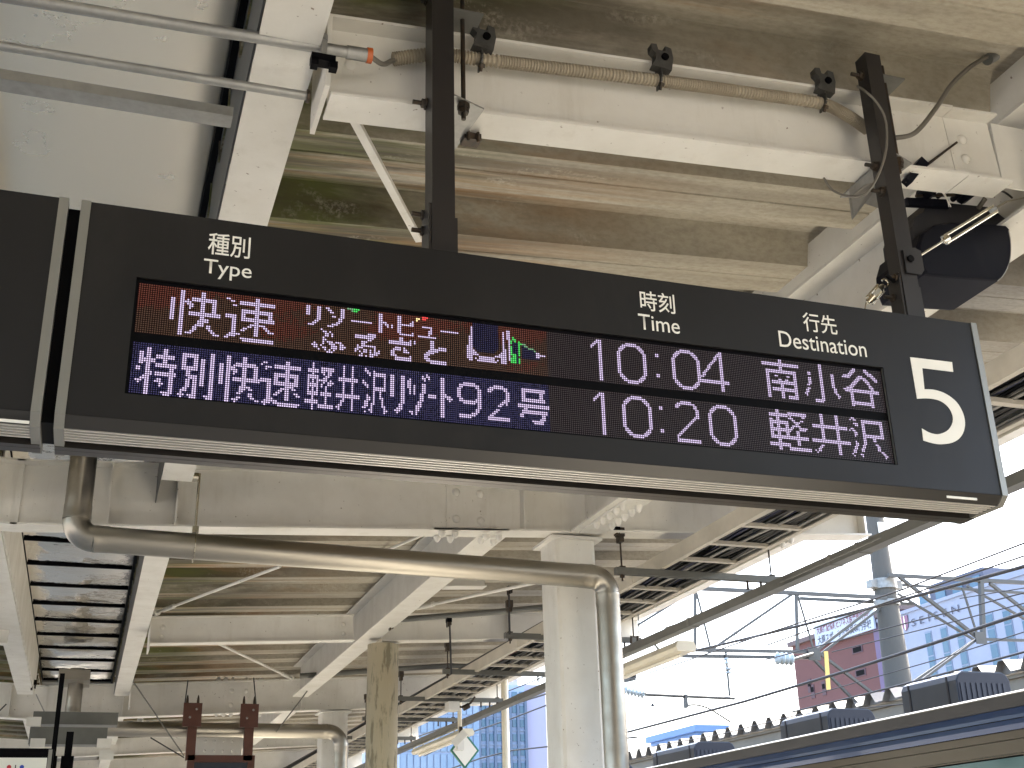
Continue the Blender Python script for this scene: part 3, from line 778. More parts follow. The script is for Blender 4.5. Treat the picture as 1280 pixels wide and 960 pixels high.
for r in (1, 2):
    for y in range(24):
        for x in range(384):
            lit = LED_GRID[r][y][x]
            if r == 1 and (x, y) in special: dot(special[(x, y)], x, y, r, PX * .36); continue
            if lit: dot('W', x, y, r, PX * .33); continue
            if r == 1 and x < 192:
                inside = (154 <= x <= 166 and y < 15 - max(0, (abs(x - 160) - 3)) * .9) or (173 < x < 177 and 7 < y < 19) or (178 < x < 188 and 8 + (x - 178) * .4 < y < 16)
                if inside: dot('N', x, y, r, PX * .22)
                else:
                    red = math.sin(x * .11 + 1) + math.sin(x * .045 + y * .3) * .8 - (y - 6) * .12 + rnd.uniform(-.5, .5)
                    dot('R' if red > 0 else 'B', x, y, r, PX * .27)
            elif r == 2 and x < 192: dot('N', x, y, r, PX * (.27 if rnd.random() > .15 else .2))
            else: dot('K', x, y, r, PX * .28)
# the dark row and column left free around the words is part of the board
nm = {'W': ('led_lettering', LW), 'R': ('red_led_field', LR), 'B': ('brown_led_field', LB), 'N': ('navy_led_field', LN), 'K': ('idle_led_field', LK), 'g': ('green_led_drawing', LG_), 'd': ('dim_green_led_drawing', LD), 'y': ('yellow_leds', LY), 'r': ('red_leds', LRR)}
for k, m in sets.items():
    part(m, nm[k][0], nm[k][1], root, kind='stuff')

def text_part(body, x0, x1, z0, z1, parent, material, name='lettering', bold=0.0, y=YS - .0012, space=1.0):
    cu = bpy.data.curves.new(name, 'FONT')
    cu.body = body
    cu.size = 1.0
    cu.offset = bold
    cu.space_character = space
    cu.extrude = 0.0
    cu.resolution_u = 4
    tmp = bpy.data.objects.new(name, cu)
    COL.objects.link(tmp)
    dg = bpy.context.evaluated_depsgraph_get()
    me = bpy.data.meshes.new_from_object(tmp.evaluated_get(dg))
    bpy.data.objects.remove(tmp)
    xs = [v.co.x for v in me.vertices]; ys_ = [v.co.y for v in me.vertices]
    if not xs: return None
    a, b, c, d = min(xs), max(xs), min(ys_), max(ys_)
    for v in me.vertices:
        v.co = Vector((x0 + (v.co.x - a) / (b - a) * (x1 - x0), y, z0 + (v.co.y - c) / (d - c) * (z1 - z0)))
    me.materials.clear(); me.materials.append(material)
    o = bpy.data.objects.new(name, me); COL.objects.link(o)
    put_under(o, parent)
    return o
ZK0, ZK1, ZL0, ZL1 = sz(.5285), sz(.5510), sz(.5065), sz(.5235)
text_part('種別', .1774, .2905, ZK0, ZK1, root, LETTER, bold=.007)
text_part('Type', .1700, .2985, sz(.5045), ZL1, root, LETTER, bold=.003)
text_part('時刻', 1.465, 1.5821, ZK0, ZK1, root, LETTER, bold=.007)
text_part('Time', 1.4545, 1.5925, ZL0, sz(.5240), root, LETTER, bold=.003)
text_part('行先', 2.0347, 2.1591, ZK0, ZK1, root, LETTER, bold=.007)
text_part('Destination', 1.9385, 2.2586, ZL0, sz(.5250), root, LETTER, bold=.003)
P5 = [(2.4251, 3.1395), (2.5897, 3.1406), (2.5876, 3.1053), (2.4662, 3.1053), (2.4610, 3.030), (2.5007, 3.032), (2.5438, 3.0219), (2.5799, 2.9967), (2.5978, 2.9581), (2.5964, 2.9175), (2.5751, 2.8791), (2.5388, 2.8545), (2.492, 2.8438), (2.4578, 2.8443), (2.4240, 2.8505), (2.4261, 2.8912), (2.4553, 2.8788), (2.4894, 2.8780), (2.53, 2.8979), (2.5532, 2.9341), (2.5474, 2.9701), (2.5186, 2.9938), (2.4754, 2.9991), (2.4260, 2.9935)]
corner = {0, 1, 2, 3, 4, 14, 15, 23}
poly = []
n = len(P5)
for i in range(n):
    j = (i + 1) % n
    poly.append(P5[i])
    a = P5[i - 1] if i not in corner else P5[i]
    d = P5[(j + 1) % n] if j not in corner else P5[j]
    if i in corner and j in corner: continue
    for t in (.25, .5, .75):
        q = []
        for k in (0, 1):
            p0, p1, p2, p3 = a[k], P5[i][k], P5[j][k], d[k]
            q.append(.5 * (2 * p1 + (p2 - p0) * t + (2 * p0 - 5 * p1 + 4 * p2 - p3) * t * t + (3 * p1 - p0 - 3 * p2 + p3) * t ** 3))
        poly.append(tuple(q))
part(MB().prism([(a, YS - .0015, b) for a, b in poly], (0, .0012, 0)), 'platform_number', LETTER, root)

root2 = thing('departure_board', 'charcoal board cut off by the left edge of the picture', 'departure board', (-1.2, YS, sz(.351)))
board(root2, -2.1, -.189, None, right_trim=False)
part(MB().box(-.36, -.214, YS + .012, YS + .0145, sz(.3535), sz(.3560)), 'label_strip', LETTER, root2)
o = thing('joint_cover', 'black filler in the gap between the two charcoal boards', 'cover', (-.173, YS + .1, sz(.351)))
part(MB().box(-.189, -.158, YS + .035, YS + .20, EYE + .351 * 3.03 + .012, sz(.5655) - .01), 'body', BLACK, o)

# ------------------------------------------------------------------ hanger posts
def bolt_unit(p, d, parent, r=.012, L=.045, m=None):
    p, d = Vector(p), Vector(d).normalized()
    mb = MB().tube([p, p + d * .004], r * 1.7, 12).tube([p + d * .004, p + d * .016], r * 1.25, 6, smooth=False).tube([p + d * .016, p + d * L], r * .62, 8)
    return part(mb, 'bolt', m or RUSTD, parent)
def post(label, x0, x1, y0, y1, zt):
    r = thing('hanger_post', label, 'post', ((x0 + x1) / 2, (y0 + y1) / 2, sz(.5655)))
    z0 = sz(.5655)
    part(MB().box(x0, x1, y0, y1, z0 + .012, zt), 'shaft', POST, r)
    part(MB().box(x0 - .045, x1 + .055, y0 - .02, y1 + .03, z0 + .001, z0 + .012), 'base_plate', POST, r)
    part(MB().box(x1 + .0005, x1 + .009, y0 + .004, y1 + .004, z0 + .012, z0 + .16).box(x0 - .009, x0 - .0005, y0 + .004, y1 + .004, z0 + .012, z0 + .2), 'side_plate', POST, r)
    return r
p1 = post('left charcoal hanger post running up out of the picture', .828, .900, 3.07, 3.155, EYE + 3.6)
for (px, py) in ((531, 5), (531, 134), (531, 272), (531, 292)):
    q = at(px, py, X=.827)
    bolt_unit((.827, min(max(q.y, 3.09), 3.14), q.z), (-1, 0, 0), p1)
p2 = post('right charcoal hanger post with its square top showing', 2.507, 2.572, 3.075, 3.14, EYE + 2.83)
for (px, py) in ((1077, 95), (1095, 208), (1103, 240), (1122, 348), (1118, 374)):
    q = at(px, py, X=2.506)
    bolt_unit((2.506, min(max(q.y, 3.09), 3.125), q.z), (-1, 0, 0), p2)
# bracket kits clamping the posts to the beam
def bracket(label, xr, root_):
    r = thing('clamp_bracket', label, 'bracket', (xr, 3.2, b1(xr)))
    zb = b1(xr)
    part(MB().prism([(xr + .002, 3.10, zb - .012), (xr + .125, 3.15, zb - .012), (xr + .10, 3.40, zb - .012), (xr + .002, 3.44, zb - .012)], (0, 0, .006)), 'lower_plate', GALV, r)
    part(MB().prism([(xr + .003, 3.12, zb - .012), (xr + .003, 3.38, zb - .012), (xr + .003, 3.38, zb - .05), (xr + .003, 3.20, zb - .20)], (.006, 0, 0)), 'gusset', GALV, r)
    part(MB().box(xr + .002, xr + .11, 3.09, 3.32, zb + .320, zb + .327), 'upper_plate', GALVD, r)
    part(MB().tube([(xr + .05, 3.135, zb - .075), (xr + .05, 3.135, zb + .40)], .008, 8), 'threaded_rod', RUSTD, r)
    part(MB().tube([(xr + .05, 3.135, zb - .016), (xr + .05, 3.135, zb - .035)], .021, 6, smooth=False).tube([(xr + .05, 3.135, zb - .036), (xr + .05, 3.135, zb - .052)], .018, 6, smooth=False), 'nut', RUSTD, r)
    part(MB().tube([(xr + .05, 3.135, zb + .328), (xr + .05, 3.135, zb + .345)], .021, 6, smooth=False), 'nut', RUSTD, r)
bracket('galvanised bracket with threaded rod right of the left hanger post', .900, None)
bracket('galvanised bracket beside the right hanger post behind the speaker cables', 2.572, None)
o = thing('clamp_bracket', 'small galvanised tab hanging left of the right hanger post', 'bracket', (2.44, 3.2, EYE + 2.2))
part(MB().prism([at(1062, 247, Y=3.2), at(1079, 232, Y=3.2), at(1094, 226, Y=3.15), at(1092, 240, Y=3.15), at(1066, 274, Y=3.2)], (0, .006, 0)), 'plate', GALV, o)
o = thing('beam_clip', 'small clip bolted under the beam flange beside the left post', 'clip', tuple(at(588, 177, Y=3.3)))
q = at(588, 176, Y=3.33)
part(MB().box(q.x - .03, q.x + .03, 3.30, 3.35, q.z - .012, q.z + .014), 'body', RUSTD, o)
part(MB().tube([q + Vector((-.02, -.04, -.03)), q + Vector((-.02, -.04, .01))], .006, 8).tube([q + Vector((.015, -.04, -.03)), q + Vector((.015, -.04, .01))], .006, 8), 'bolt', RUSTD, o)

# ------------------------------------------------------------------ conduits on the beam
def smooth_path(pts, n=8):
    P = [Vector(p) for p in pts]; out = []
    for i in range(len(P) - 1):
        a, b, c, d = P[max(i - 1, 0)], P[i], P[i + 1], P[min(i + 2, len(P) - 1)]
        for k in range(n):
            t = k / n
            out.append(.5 * (2 * b + (c - a) * t + (2 * a - 5 * b + 4 * c - d) * t * t + (3 * b - a - 3 * c + d) * t ** 3))
    out.append(P[-1]); return out
PFP = smooth_path([at(491, 74, Y=3.215), at(545, 68, Y=3.205), at(600, 74, Y=3.20), at(700, 86, Y=3.20), at(825, 101, Y=3.20), at(950, 118, Y=3.20), at(1024, 129, Y=3.20), at(1055, 142, Y=3.20), at(1085, 162, Y=3.215)], 60)
ribs, rr_ = [], []
acc = 0.0
prevp = PFP[0]
pts_, r_ = [], []
for i in range(len(PFP) - 1):
    seg = PFP[i + 1] - PFP[i]
    k = max(1, int(seg.length / .00225))
    for j in range(k):
        pts_.append(PFP[i] + seg * (j / k))
rads = [.0212 + (.0026 if (i // 2) % 2 else -.0026) for i in range(len(pts_))]
o = thing('ribbed_conduit', 'beige ribbed conduit running along the face of the steel beam', 'conduit', tuple(PFP[0]))
part(MB().tube(pts_, rads, 12), 'hose', PFM, o)
for f_ in o.children[0].data.polygons: f_.use_smooth = False
def c_clamp(px, py, label):
    c = at(px, py, Y=3.20)
    r = thing('beam_clamp', label, 'clamp', tuple(c), 'dark clamps holding the ribbed conduit')
    # saddle round the hose
    sad = MB()
    arc = [c + Vector((0, -.030 * math.sin(t), .030 * math.cos(t))) for t in [math.pi * k / 8 for k in range(-1, 10)]]
    for a, b in zip(arc, arc[1:]): sad.bar(a, b, .024, .005, up=(1, 0, 0))
    part(sad, 'saddle', CLAMPM, r)
    part(MB().tube([c + Vector((0, -.03, -.030)), c + Vector((0, -.012, -.052))], .006, 6).tube([c + Vector((0, -.03, -.033)), c + Vector((0, -.022, -.043))], .012, 6, smooth=False), 'screw', RUSTD, r)
    # jaw gripping the top flange
    j = MB()
    t = c + Vector((.004, -.03, .035))
    outline = [(-.030, -.005), (.026, -.012), (.034, .030), (.030, .062), (.012, .066), (.012, .048), (-.010, .050), (-.014, .068), (-.030, .066), (-.030, .048), (-.018, .036), (-.020, .016)]
    j.prism([t + Vector((a * 1.3, -.012, b * 1.3)) for a, b in outline], (0, .034, 0))
    part(j, 'jaw', CLAMPM, r)
    part(MB().tube([t + Vector((.010, -.020, .036)), t + Vector((.010, .01, .036))], .014, 10), 'bolt', BLACK, r)
c_clamp(599, 76, 'dark clamp on the ribbed conduit right of the left hanger post')
c_clamp(822, 100, 'dark clamp on the ribbed conduit midway between the posts')
c_clamp(1026, 128, 'dark clamp on the ribbed conduit left of the right hanger post')

o = thing('steel_conduit', 'galvanised conduit with orange bushing, upper of two at top left', 'conduit', tuple(at(0, -10, Y=3.12)))
u0, u1 = at(-80, -18, Y=3.12), at(433, 65, Y=3.12)
part(MB().tube([u0, u1], .0185, 14), 'tube', GALV, o)
dd = (u1 - u0).normalized()
part(MB().tube([u1, u1 + dd * .065], .022, 14), 'coupling', GALV, o)
part(MB().tube([u1 + dd * .065, u1 + dd * .082], .025, 14), 'bushing', ORANGE, o)
o = thing('grey_cable', 'short grey cable from the orange bushing into the ribbed conduit', 'cable', tuple(u1))
part(MB().tube(smooth_path([u1 + dd * .05, at(462, 70, Y=3.13), at(478, 80, Y=3.16), at(490, 76, Y=3.2), at(500, 73, Y=3.21)], 8), .0085, 8), 'sheath', CABLE, o)
o = thing('steel_conduit', 'galvanised conduit ending at the end plate, lower of two at top left', 'conduit', tuple(at(0, 60, Y=3.2)))
l0, l1 = at(-80, 44, Y=3.2), at(383, 120, Y=3.2)
part(MB().tube([l0, l1], .0145, 14), 'tube', GALV, o)
part(MB().tube([l1, l1 + Vector((.01, 0, 0))], .023, 10), 'locknut', RUSTD, o)
o = thing('beam_clamp', 'dark clamp fixing the upper conduit to the beam end plate', 'clamp', tuple(at(405, 68, Y=3.1)))
q = at(405, 62, Y=3.09)
part(MB().tube([q + Vector((0, .0, .035)), q + Vector((0, -.0, .055))], .011, 8).box(q.x - .009, q.x + .009, 3.085, 3.095, q.z - .03, q.z + .045), 'strap', GALV, o)
part(MB().box(q.x - .04, q.x + .035, 3.07, 3.11, q.z - .055, q.z - .030).box(q.x - .04, q.x - .018, 3.07, 3.1, q.z - .075, q.z - .05).box(q.x + .018, q.x + .042, 3.07, 3.1, q.z - .075, q.z - .05), 'jaw', BLACK, o)

def cable(label, pts, r, m=CABLE, n=8, name='cable'):
    o = thing(name, label, 'cable', tuple(pts[0]))
    part(MB().tube(smooth_path(pts, 8), r, n), 'sheath', m, o)
    return o
cable('thick grey cable curving from the right hanger post up to the roof conduit', [at(1108, 170, Y=3.18), at(1122, 172, Y=3.16), at(1145, 165, Y=3.15), at(1170, 135, Y=3.16), at(1190, 105, Y=3.18), at(1215, 82, Y=3.2), at(1240, 68, Y=3.22)], .0095)
cable('thin grey cable looping down the right hanger post', [at(1072, 108, Y=3.2), at(1080, 113, Y=3.04), at(1096, 128, Y=3.03), at(1107, 150, Y=3.03), at(1108, 185, Y=3.04), at(1098, 218, Y=3.04), at(1082, 242, Y=3.06), at(1060, 245, Y=3.12), at(1040, 237, Y=3.2), at(1030, 223, Y=3.3)], .0045)
r = thing('roof_conduit', 'grey conduit elbow coming out of the roof at top right', 'conduit', tuple(at(1238, 70, Y=3.22)))
part(MB().tube(smooth_path([at(1236, 72, Y=3.22), at(1252, 62, Y=3.24), at(1280, 52, Y=3.3), at(1310, 55, Y=3.35)], 6), .021, 12), 'tube', GALVT, r)
part(MB().tube([at(1234, 74, Y=3.22), at(1243, 69, Y=3.225)], .026, 12), 'locknut', GALVT, r)
r = thing('roof_conduit', 'short grey stub under the roof conduit at top right', 'conduit', tuple(at(1205, 107, Y=3.4)))
part(MB().tube([at(1204, 107, Y=3.4), at(1245, 110, Y=3.45)], .018, 12), 'tube', GALVT, r)
part(MB().tube([at(1203, 107, Y=3.4), at(1208, 107, Y=3.4)], .024, 12), 'locknut', BLACK, r)
r = thing('antenna_rod', 'thin rod with black knobs sticking up behind the right hanger post', 'rod', tuple(at(1135, 225, Y=3.3)))
part(MB().tube([at(1132, 228, Y=3.25), at(1195, 179, Y=3.25)], .0032, 6).tube([at(1150, 212, Y=3.25), at(1196, 178, Y=3.25)], .0052, 6), 'rod', RUSTD, r)
a_, b_ = at(1133, 228, Y=3.25), at(1152, 204, Y=3.25)
part(MB().bar(a_, a_ + (b_ - a_) * .45, .035, .03).bar(a_ + (b_ - a_) * .5, b_, .05, .04), 'knob', BLACKP, r)

# ------------------------------------------------------------------ speaker
r = thing('loudspeaker', 'rounded black loudspeaker mounted right of the right hanger post', 'speaker', tuple(at(1200, 300, Y=3.6)))
def s5(x, y, Y): return at(960 + x * .25, 200 + y * .25, Y=Y)
face = [(905, 318), (1040, 322), (1120, 326), (1185, 332), (1203, 350), (1212, 400), (1214, 450), (1208, 505), (1192, 552), (1168, 590), (1148, 606), (1060, 600), (900, 588), (778, 576), (752, 520), (742, 440), (760, 372), (820, 330)]
YF, YB = 3.42, 3.70
front = [s5(x, y, YF) for x, y in face]
cx = sum((p.x for p in front)) / len(front); cz_ = sum((p.z for p in front)) / len(front)
def ring(k, Y): return [Vector((cx + (p.x - cx) * k, Y, cz_ + (p.z - cz_) * k)) for p in front]
m = MB()
R_ = [ring(.955, YF - .012), ring(.985, YF - .006), ring(1.0, YF + .004), ring(1.0, YB - .01), ring(.95, YB + .01)]
n = len(face)
vs_ = [v for q in R_ for v in q]
fs = []
for a in range(len(R_) - 1):
    for i in range(n): fs.append((a * n + i, a * n + (i + 1) % n, (a + 1) * n + (i + 1) % n, (a + 1) * n + i))
fs += [tuple(range(n)), tuple(range((len(R_) - 1) * n, len(R_) * n))]
m.add(vs_, fs)
part(m, 'body', BLACKP, r)
rear = [(905, 312), (1180, 330), (1195, 300), (1110, 236), (800, 205), (775, 262), (735, 285), (722, 330), (735, 420), (760, 372), (820, 330)]
part(MB().prism([s5(x, y, YF + .06) for x, y in rear], (0, .20, 0)), 'rear_shell', mat('black_plastic_shell', (.014, .014, .018), .5), r)
edge_ = [s5(x, y, YF - .013) for x, y in ((1203, 352), (1212, 400), (1214, 450), (1208, 505), (1190, 552), (1168, 588), (1148, 604))]
part(MB().tube(smooth_path(edge_, 4), .0018, 6), 'grille_rim', GALV, r)
part(MB().bar(s5(690, 212, YF + .05), s5(900, 222, YF + .05), .02, .035).bar(s5(690, 212, YF + .05), s5(640, 225, YF - .2), .02, .03), 'bracket_arm', BLACKP, r)
for (x, y, w) in ((790, 165, .055), (985, 175, .05), (870, 165, .02), (1018, 160, .02), (945, 180, .022)):
    c = s5(x, y, YF + .05)
    part(MB().tube([c + Vector((-.0, -.03, 0)), c + Vector((0, .03, 0))], w * .55, 8, smooth=False), 'knob', BLACKP, r)
part(MB().tube([s5(740, 180, YF + .05), s5(1030, 172, YF + .05)], .007, 8), 'axle', RUSTD, r)
part(MB().tube(smooth_path([s5(1058, 240, YF + .05), s5(1075, 200, YF), s5(1090, 168, YF), s5(1130, 150, YF), s5(1180, 160, YF), s5(1222, 190, YF)], 6), .0045, 8), 'lead', CABLE, r)
part(MB().tube([s5(1052, 240, YF + .05), s5(1085, 195, YF)], .010, 8), 'gland', CABLE, r)
part(MB().tube(smooth_path([s5(700, 138, YF), s5(770, 120, YF), s5(840, 130, YF), s5(880, 165, YF), s5(905, 215, YF), s5(915, 235, YF)], 6), .0022, 6).tube(smooth_path([s5(815, 128, YF), s5(860, 150, YF), s5(895, 200, YF), s5(905, 235, YF)], 5), .0018, 6), 'wire_tie', LETTER, r)

# turnbuckles
CHROME = mat('bright_zinc', (0.62, 0.58, 0.48), 0.25, 1.0)
def turnbuckle(label, p0, p1, wire_to, r0=.006):
    r = thing('turnbuckle', label, 'turnbuckle', tuple(p0))
    p0, p1, w = Vector(p0), Vector(p1), Vector(wire_to)
    d = (p1 - p0).normalized(); s = d.cross(Vector((0, 1, 0))).normalized()
    L = (p1 - p0).length
    a, b = p0 + d * L * .28, p0 + d * L * .86
    part(MB().tube([a + s * .013, b + s * .013], .0062, 8).tube([a - s * .013, b - s * .013], .0062, 8), 'body', CHROME, r)
    part(MB().tube([a - d * .012, a + d * .02], [.008, .018], 10).tube([b - d * .02, b + d * .012], [.018, .008], 10), 'end_collar', CHROME, r)
    part(MB().tube([p0 + d * .02, a], .0045, 8).tube([b, p1], .0045, 8), 'screw_eye', CHROME, r)
    hk = [p0 + d * .02 + (d * math.cos(t) + s * math.sin(t)) * .014 - d * .012 for t in [k * .7 for k in range(8)]]
    part(MB().tube(hk, .0038, 8), 'hook', CHROME, r)
    part(MB().tube(smooth_path([p1, p1 + (w - p1) * .5, w], 4), .0032, 6), 'wire', CHROME, r)
turnbuckle('bright turnbuckle crossing in front of the black loudspeaker', at(1146, 322, Y=3.10), at(1258, 252, Y=3.30), at(1300, 243, Y=3.34))
turnbuckle('small bright turnbuckle hooked left of the right hanger post foot', at(1108, 352, Y=3.13), at(1083, 380, Y=3.14), at(1080, 392, Y=3.14))
lug = thing('post_lug', 'dark eye lug on the right hanger post above its foot', 'lug', tuple(at(1140, 325, Y=3.07)))
q = at(1139, 325, Y=3.07)
part(MB().prism([q + Vector((a, -.004, b)) for a, b in ((-.03, .035), (.02, .05), (.045, .04), (.045, -.035), (.03, -.055), (-.03, -.055))], (0, .006, 0)), 'plate', POST, lug)
part(MB().tube([q + Vector((-.008, -.012, 0)), q + Vector((-.008, 0, 0))], .013, 10), 'bolt', BLACK, lug)
part(MB().tube([at(1105, 345, Y=3.1) + Vector((0, -.01, 0)), at(1118, 352, Y=3.1)], .008, 8), 'bolt', BLACK, lug)

# ------------------------------------------------------------------ drain pipes
YP = 7.86
def drain(label, pts, r, bend):
    root = thing('drain_pipe', label, 'drain pipe', tuple(pts[0]))
    P = [Vector(p) for p in pts]
    def arc(a, b, c, R, n=10):
        u, v = (a - b).normalized(), (c - b).normalized()
        ang = u.angle(v); t = R / math.tan(ang / 2)
        s, e = b + u * t, b + v * t
        ctr = b + (u + v).normalized() * (R / math.sin(ang / 2))
        out = []
        q0, q1 = s - ctr, e - ctr
        A = q0.angle(q1)
        for k in range(n + 1):
            w = k / n
            out.append(ctr + (q0 * math.sin((1 - w) * A) + q1 * math.sin(w * A)) / math.sin(A))
        return out
    e1 = arc(P[0], P[1], P[2], bend); e2 = arc(P[1], P[2], P[3], bend)
    part(MB().tube([P[0], e1[0]], r, 32), 'vertical_section', STAIN, root)
    part(MB().tube(e1, r * 1.02, 32), 'elbow', STAIN, root)
    part(MB().tube([e1[-1], e1[-1] + (e2[0] - e1[-1]) * .5, e2[0]], r, 32), 'horizontal_section', STAIN, root)
    part(MB().tube(e2, r * 1.02, 32), 'elbow', STAIN, root)
    part(MB().tube([e2[-1], P[3]], r, 32), 'vertical_section', STAIN, root)
    for p, d in ((e1[0], P[0] - P[1]), (e1[-1], P[2] - P[1]), (e2[0], P[1] - P[2]), (e2[-1], P[3] - P[2])):
        d = d.normalized()
        part(MB().tube([p + d * .0, p + d * .02, p + d * .028, p + d * .09], [r * 1.045, r * 1.045, r * 1.028, r * 1.028], 32), 'collar', STAIN, root)
    return root
pv = at(97, 640, Y=YP)
ph0, ph1 = at(150, 676, Y=YP), at(690, 717, Y=YP)
sl_ = (ph1 - ph0) / (ph1.x - ph0.x)
xr = at(768, 900, Y=YP).x
cA = ph0 + sl_ * (pv.x - ph0.x); cB = ph0 + sl_ * (xr - ph0.x)
dp = drain('stainless drain pipe crossing below the board and turning down by the column', [(pv.x, YP, EYE + 2.9), cA, cB, (xr, YP, 0.02)], .084, .118)
hr = thing('pipe_hanger', 'rod and ring hanger on the horizontal drain pipe below the board', 'hanger', tuple(at(243, 690, Y=YP)))
ch = ph0 + sl_ * (at(242, 690, Y=YP).x - ph0.x)
rg = [ch + Vector((0, -.088 * math.sin(t), .088 * math.cos(t))) for t in [2 * math.pi * k / 20 for k in range(21)]]
mm = MB()
for a, b in zip(rg, rg[1:]): mm.bar(a, b, .035, .005, up=(1, 0, 0))
part(mm, 'ring', CHROME, hr)
part(MB().tube([ch + Vector((0, 0, .09)), Vector((ch.x, YP, EYE + 2.52))], .009, 8), 'rod', CHROME, hr)
part(MB().box(ch.x - .02, ch.x + .02, YP - .03, YP + .03, ch.z + .088, ch.z + .13), 'clevis', CHROME, hr)
q = at(238, 596, Y=YP)
part(MB().tube([q + Vector((-.05, 0, 0)), q + Vector((.05, 0, 0))], .03, 10), 'beam_hook', CHROME, hr)
# second
YQ = 17.3
pv = at(92, 880, Y=YQ); xr = at(426, 950, Y=YQ).x
ph0, ph1 = at(130, 911, Y=YQ), at(385, 914, Y=YQ)
sl_ = (ph1 - ph0) / (ph1.x - ph0.x)
cA = ph0 + sl_ * (pv.x - ph0.x); cB = ph0 + sl_ * (xr - ph0.x)
drain('second stainless drain pipe in the distance above the brown frame', [(pv.x, YQ, EYE + 2.7), cA, cB, (xr, YQ, 0.02)], .098, .2)
# ================================================================== CABLE LADDER, CHANNELS, RACEWAY
ZL = EYE + 2.20
LX0, LX1 = 4.06, 4.60
RAIL = mat('ladder_rail_cream', (0.58, 0.54, 0.46), 0.45, 0.2, noise=0.4, nscale=4)
lad = thing('cable_ladder', 'cream cable ladder carrying dark cables under the canopy edge', 'cable ladder', (4.3, 3, ZL))
for X, s in ((LX0, 1), (LX1, -1)):
    prof = [(0, 0), (.042 * s, 0), (.042 * s, .006), (.006 * s, .006), (.006 * s, .112), (.035 * s, .112), (.035 * s, .118), (0, .118)]
    m = MB()
    v = [(X + a, 2.6, ZL + b) for a, b in prof] + [(X + a, 48, ZL + b - .25) for a, b in prof]
    n = 8
    m.add(v, [(i, (i + 1) % n, n + (i + 1) % n, n + i) for i in range(n)])
    part(m, 'side_rail', RAIL, lad)
zl = lambda y: ZL - .25 * (y - 2.6) / 45.4
first_ = None
y = 2.75
while y < 47.8:
    if first_ is None:
        first_ = MB().box(LX0 + .006, LX1 - .006, -.024, .024, .004, .030).build('rung', RAIL); o = first_
    else:
        o = first_.copy(); COL.objects.link(o)
    o.location = (0, y, zl(y)); put_under(o, lad)
    y += .48
for y in (6.05, 8.9, 11.8, 14.6, 17.5):
    part(MB().box(LX0 - .006, LX0 - .0005, y - .09, y + .09, zl(y) + .012, zl(y) + .106), 'joint_plate', RAIL, lad)
CC = [mat('cable_black', (.014, .014, .015), .5), mat('cable_dark_grey', (.04, .04, .042), .5), mat('cable_light_grey', (.24, .235, .22), .5), mat('cable_maroon', (.10, .018, .022), .5), mat('cable_white', (.45, .44, .42), .5), mat('cable_navy', (.012, .016, .05), .5)]
rnd = random.Random(11)
for k in range(26):
    x = LX0 + .03 + (LX1 - LX0 - .06) * ((k * 0.618) % 1.0)
    h = .036 + .022 * (k % 3)
    rad = rnd.choice((.009, .011, .014, .007))
    pts = []
    ph, am = rnd.uniform(0, 6), rnd.uniform(.01, .05)
    yy = 2.6
    while yy <= 34:
        pts.append((min(max(x + am * math.sin(yy * .8 + ph) + .02 * math.sin(yy * 2.3 + ph * 2), LX0 + .02), LX1 - .02), yy, zl(yy) + h + .008 * math.sin(yy * 2 + ph)))
        yy += .35
    part(MB().tube(pts, rad, 6), 'cable', CC[0 if k % 4 == 0 else rnd.choice((0, 1, 2, 2, 3, 4, 5))], lad)
part(MB().box(LX0 + .01, LX1 - .01, 2.6, 47, ZL + .065, ZL + .085).add([], []), 'cable_bundle', CC[0], lad, kind='stuff')

SCG = 'strut channels under the cable ladder'
def strut(label, Y, zrel=2.165, x0=3.70, x1=5.12):
    r = thing('strut_channel', label, 'strut channel', (x0, Y, EYE + zrel), SCG)
    z = EYE + zrel
    prof = [(0, 0), (.041, 0), (.041, .041), (.030, .041), (.030, .034), (.0355, .034), (.0355, .004), (.0045, .004), (.0045, .034), (.011, .034), (.011, .041), (0, .041)]
    s = 1.25
    v = [(x0, Y + a * s, z - b * s) for a, b in prof] + [(x1, Y + a * s, z - b * s) for a, b in prof]
    n = 12
    m = MB().add(v, [(i, (i + 1) % n, n + (i + 1) % n, n + i) for i in range(n)] + [(0, 1, 2, 3, 4, 5, 6, 7, 8, 9, 10, 11), tuple(range(23, 11, -1))])
    part(m, 'channel', GALVT, r)
    for xa in (x0 - .004, x1):
        part(MB().box(xa, xa + .004, Y - .002, Y + .054, z - .055, z + .003), 'end_cap', GALVD, r)
    for x, top in ((x0 + .05, EYE + 2.42), (x1 - .07, EYE + 2.60)):
        part(MB().tube([(x, Y + .025, z - .10), (x, Y + .025, top)], .0075, 8), 'rod', RUSTD, r)
        part(MB().tube([(x, Y + .025, z - .075), (x, Y + .025, z - .055)], .018, 6, smooth=False).box(x - .022, x + .022, Y, Y + .05, z + .001, z + .012), 'nut', RUSTD, r)
        part(MB().box(x - .03, x + .03, Y - .005, Y + .055, top - .01, top + .06).box(x - .018, x + .018, Y - .01, Y + .06, top - .055, top - .01), 'beam_clamp', RUSTD, r)
    for x in (x1 - .30, x1 - .18):
        part(MB().tube([(x, Y + .01, z - .05), (x, Y + .01, z - .12)], .011, 8), 'raceway_bolt', RUSTD, r)
    return r
for i, (Y, t) in enumerate(((8.3, 'nearest strut channel under the cable ladder, level with the column head'), (11.0, 'second strut channel under the cable ladder, behind the column'), (13.2, 'third strut channel under the cable ladder, left of the column'), (15.4, 'fourth strut channel under the cable ladder, by the round tan post'), (17.5, 'fifth strut channel under the cable ladder, lower by the tan post'), (20.0, 'sixth strut channel, small between the far column and the tan post'), (5.7, 'strut channel hidden mostly above the board'))):
    strut(t, Y)
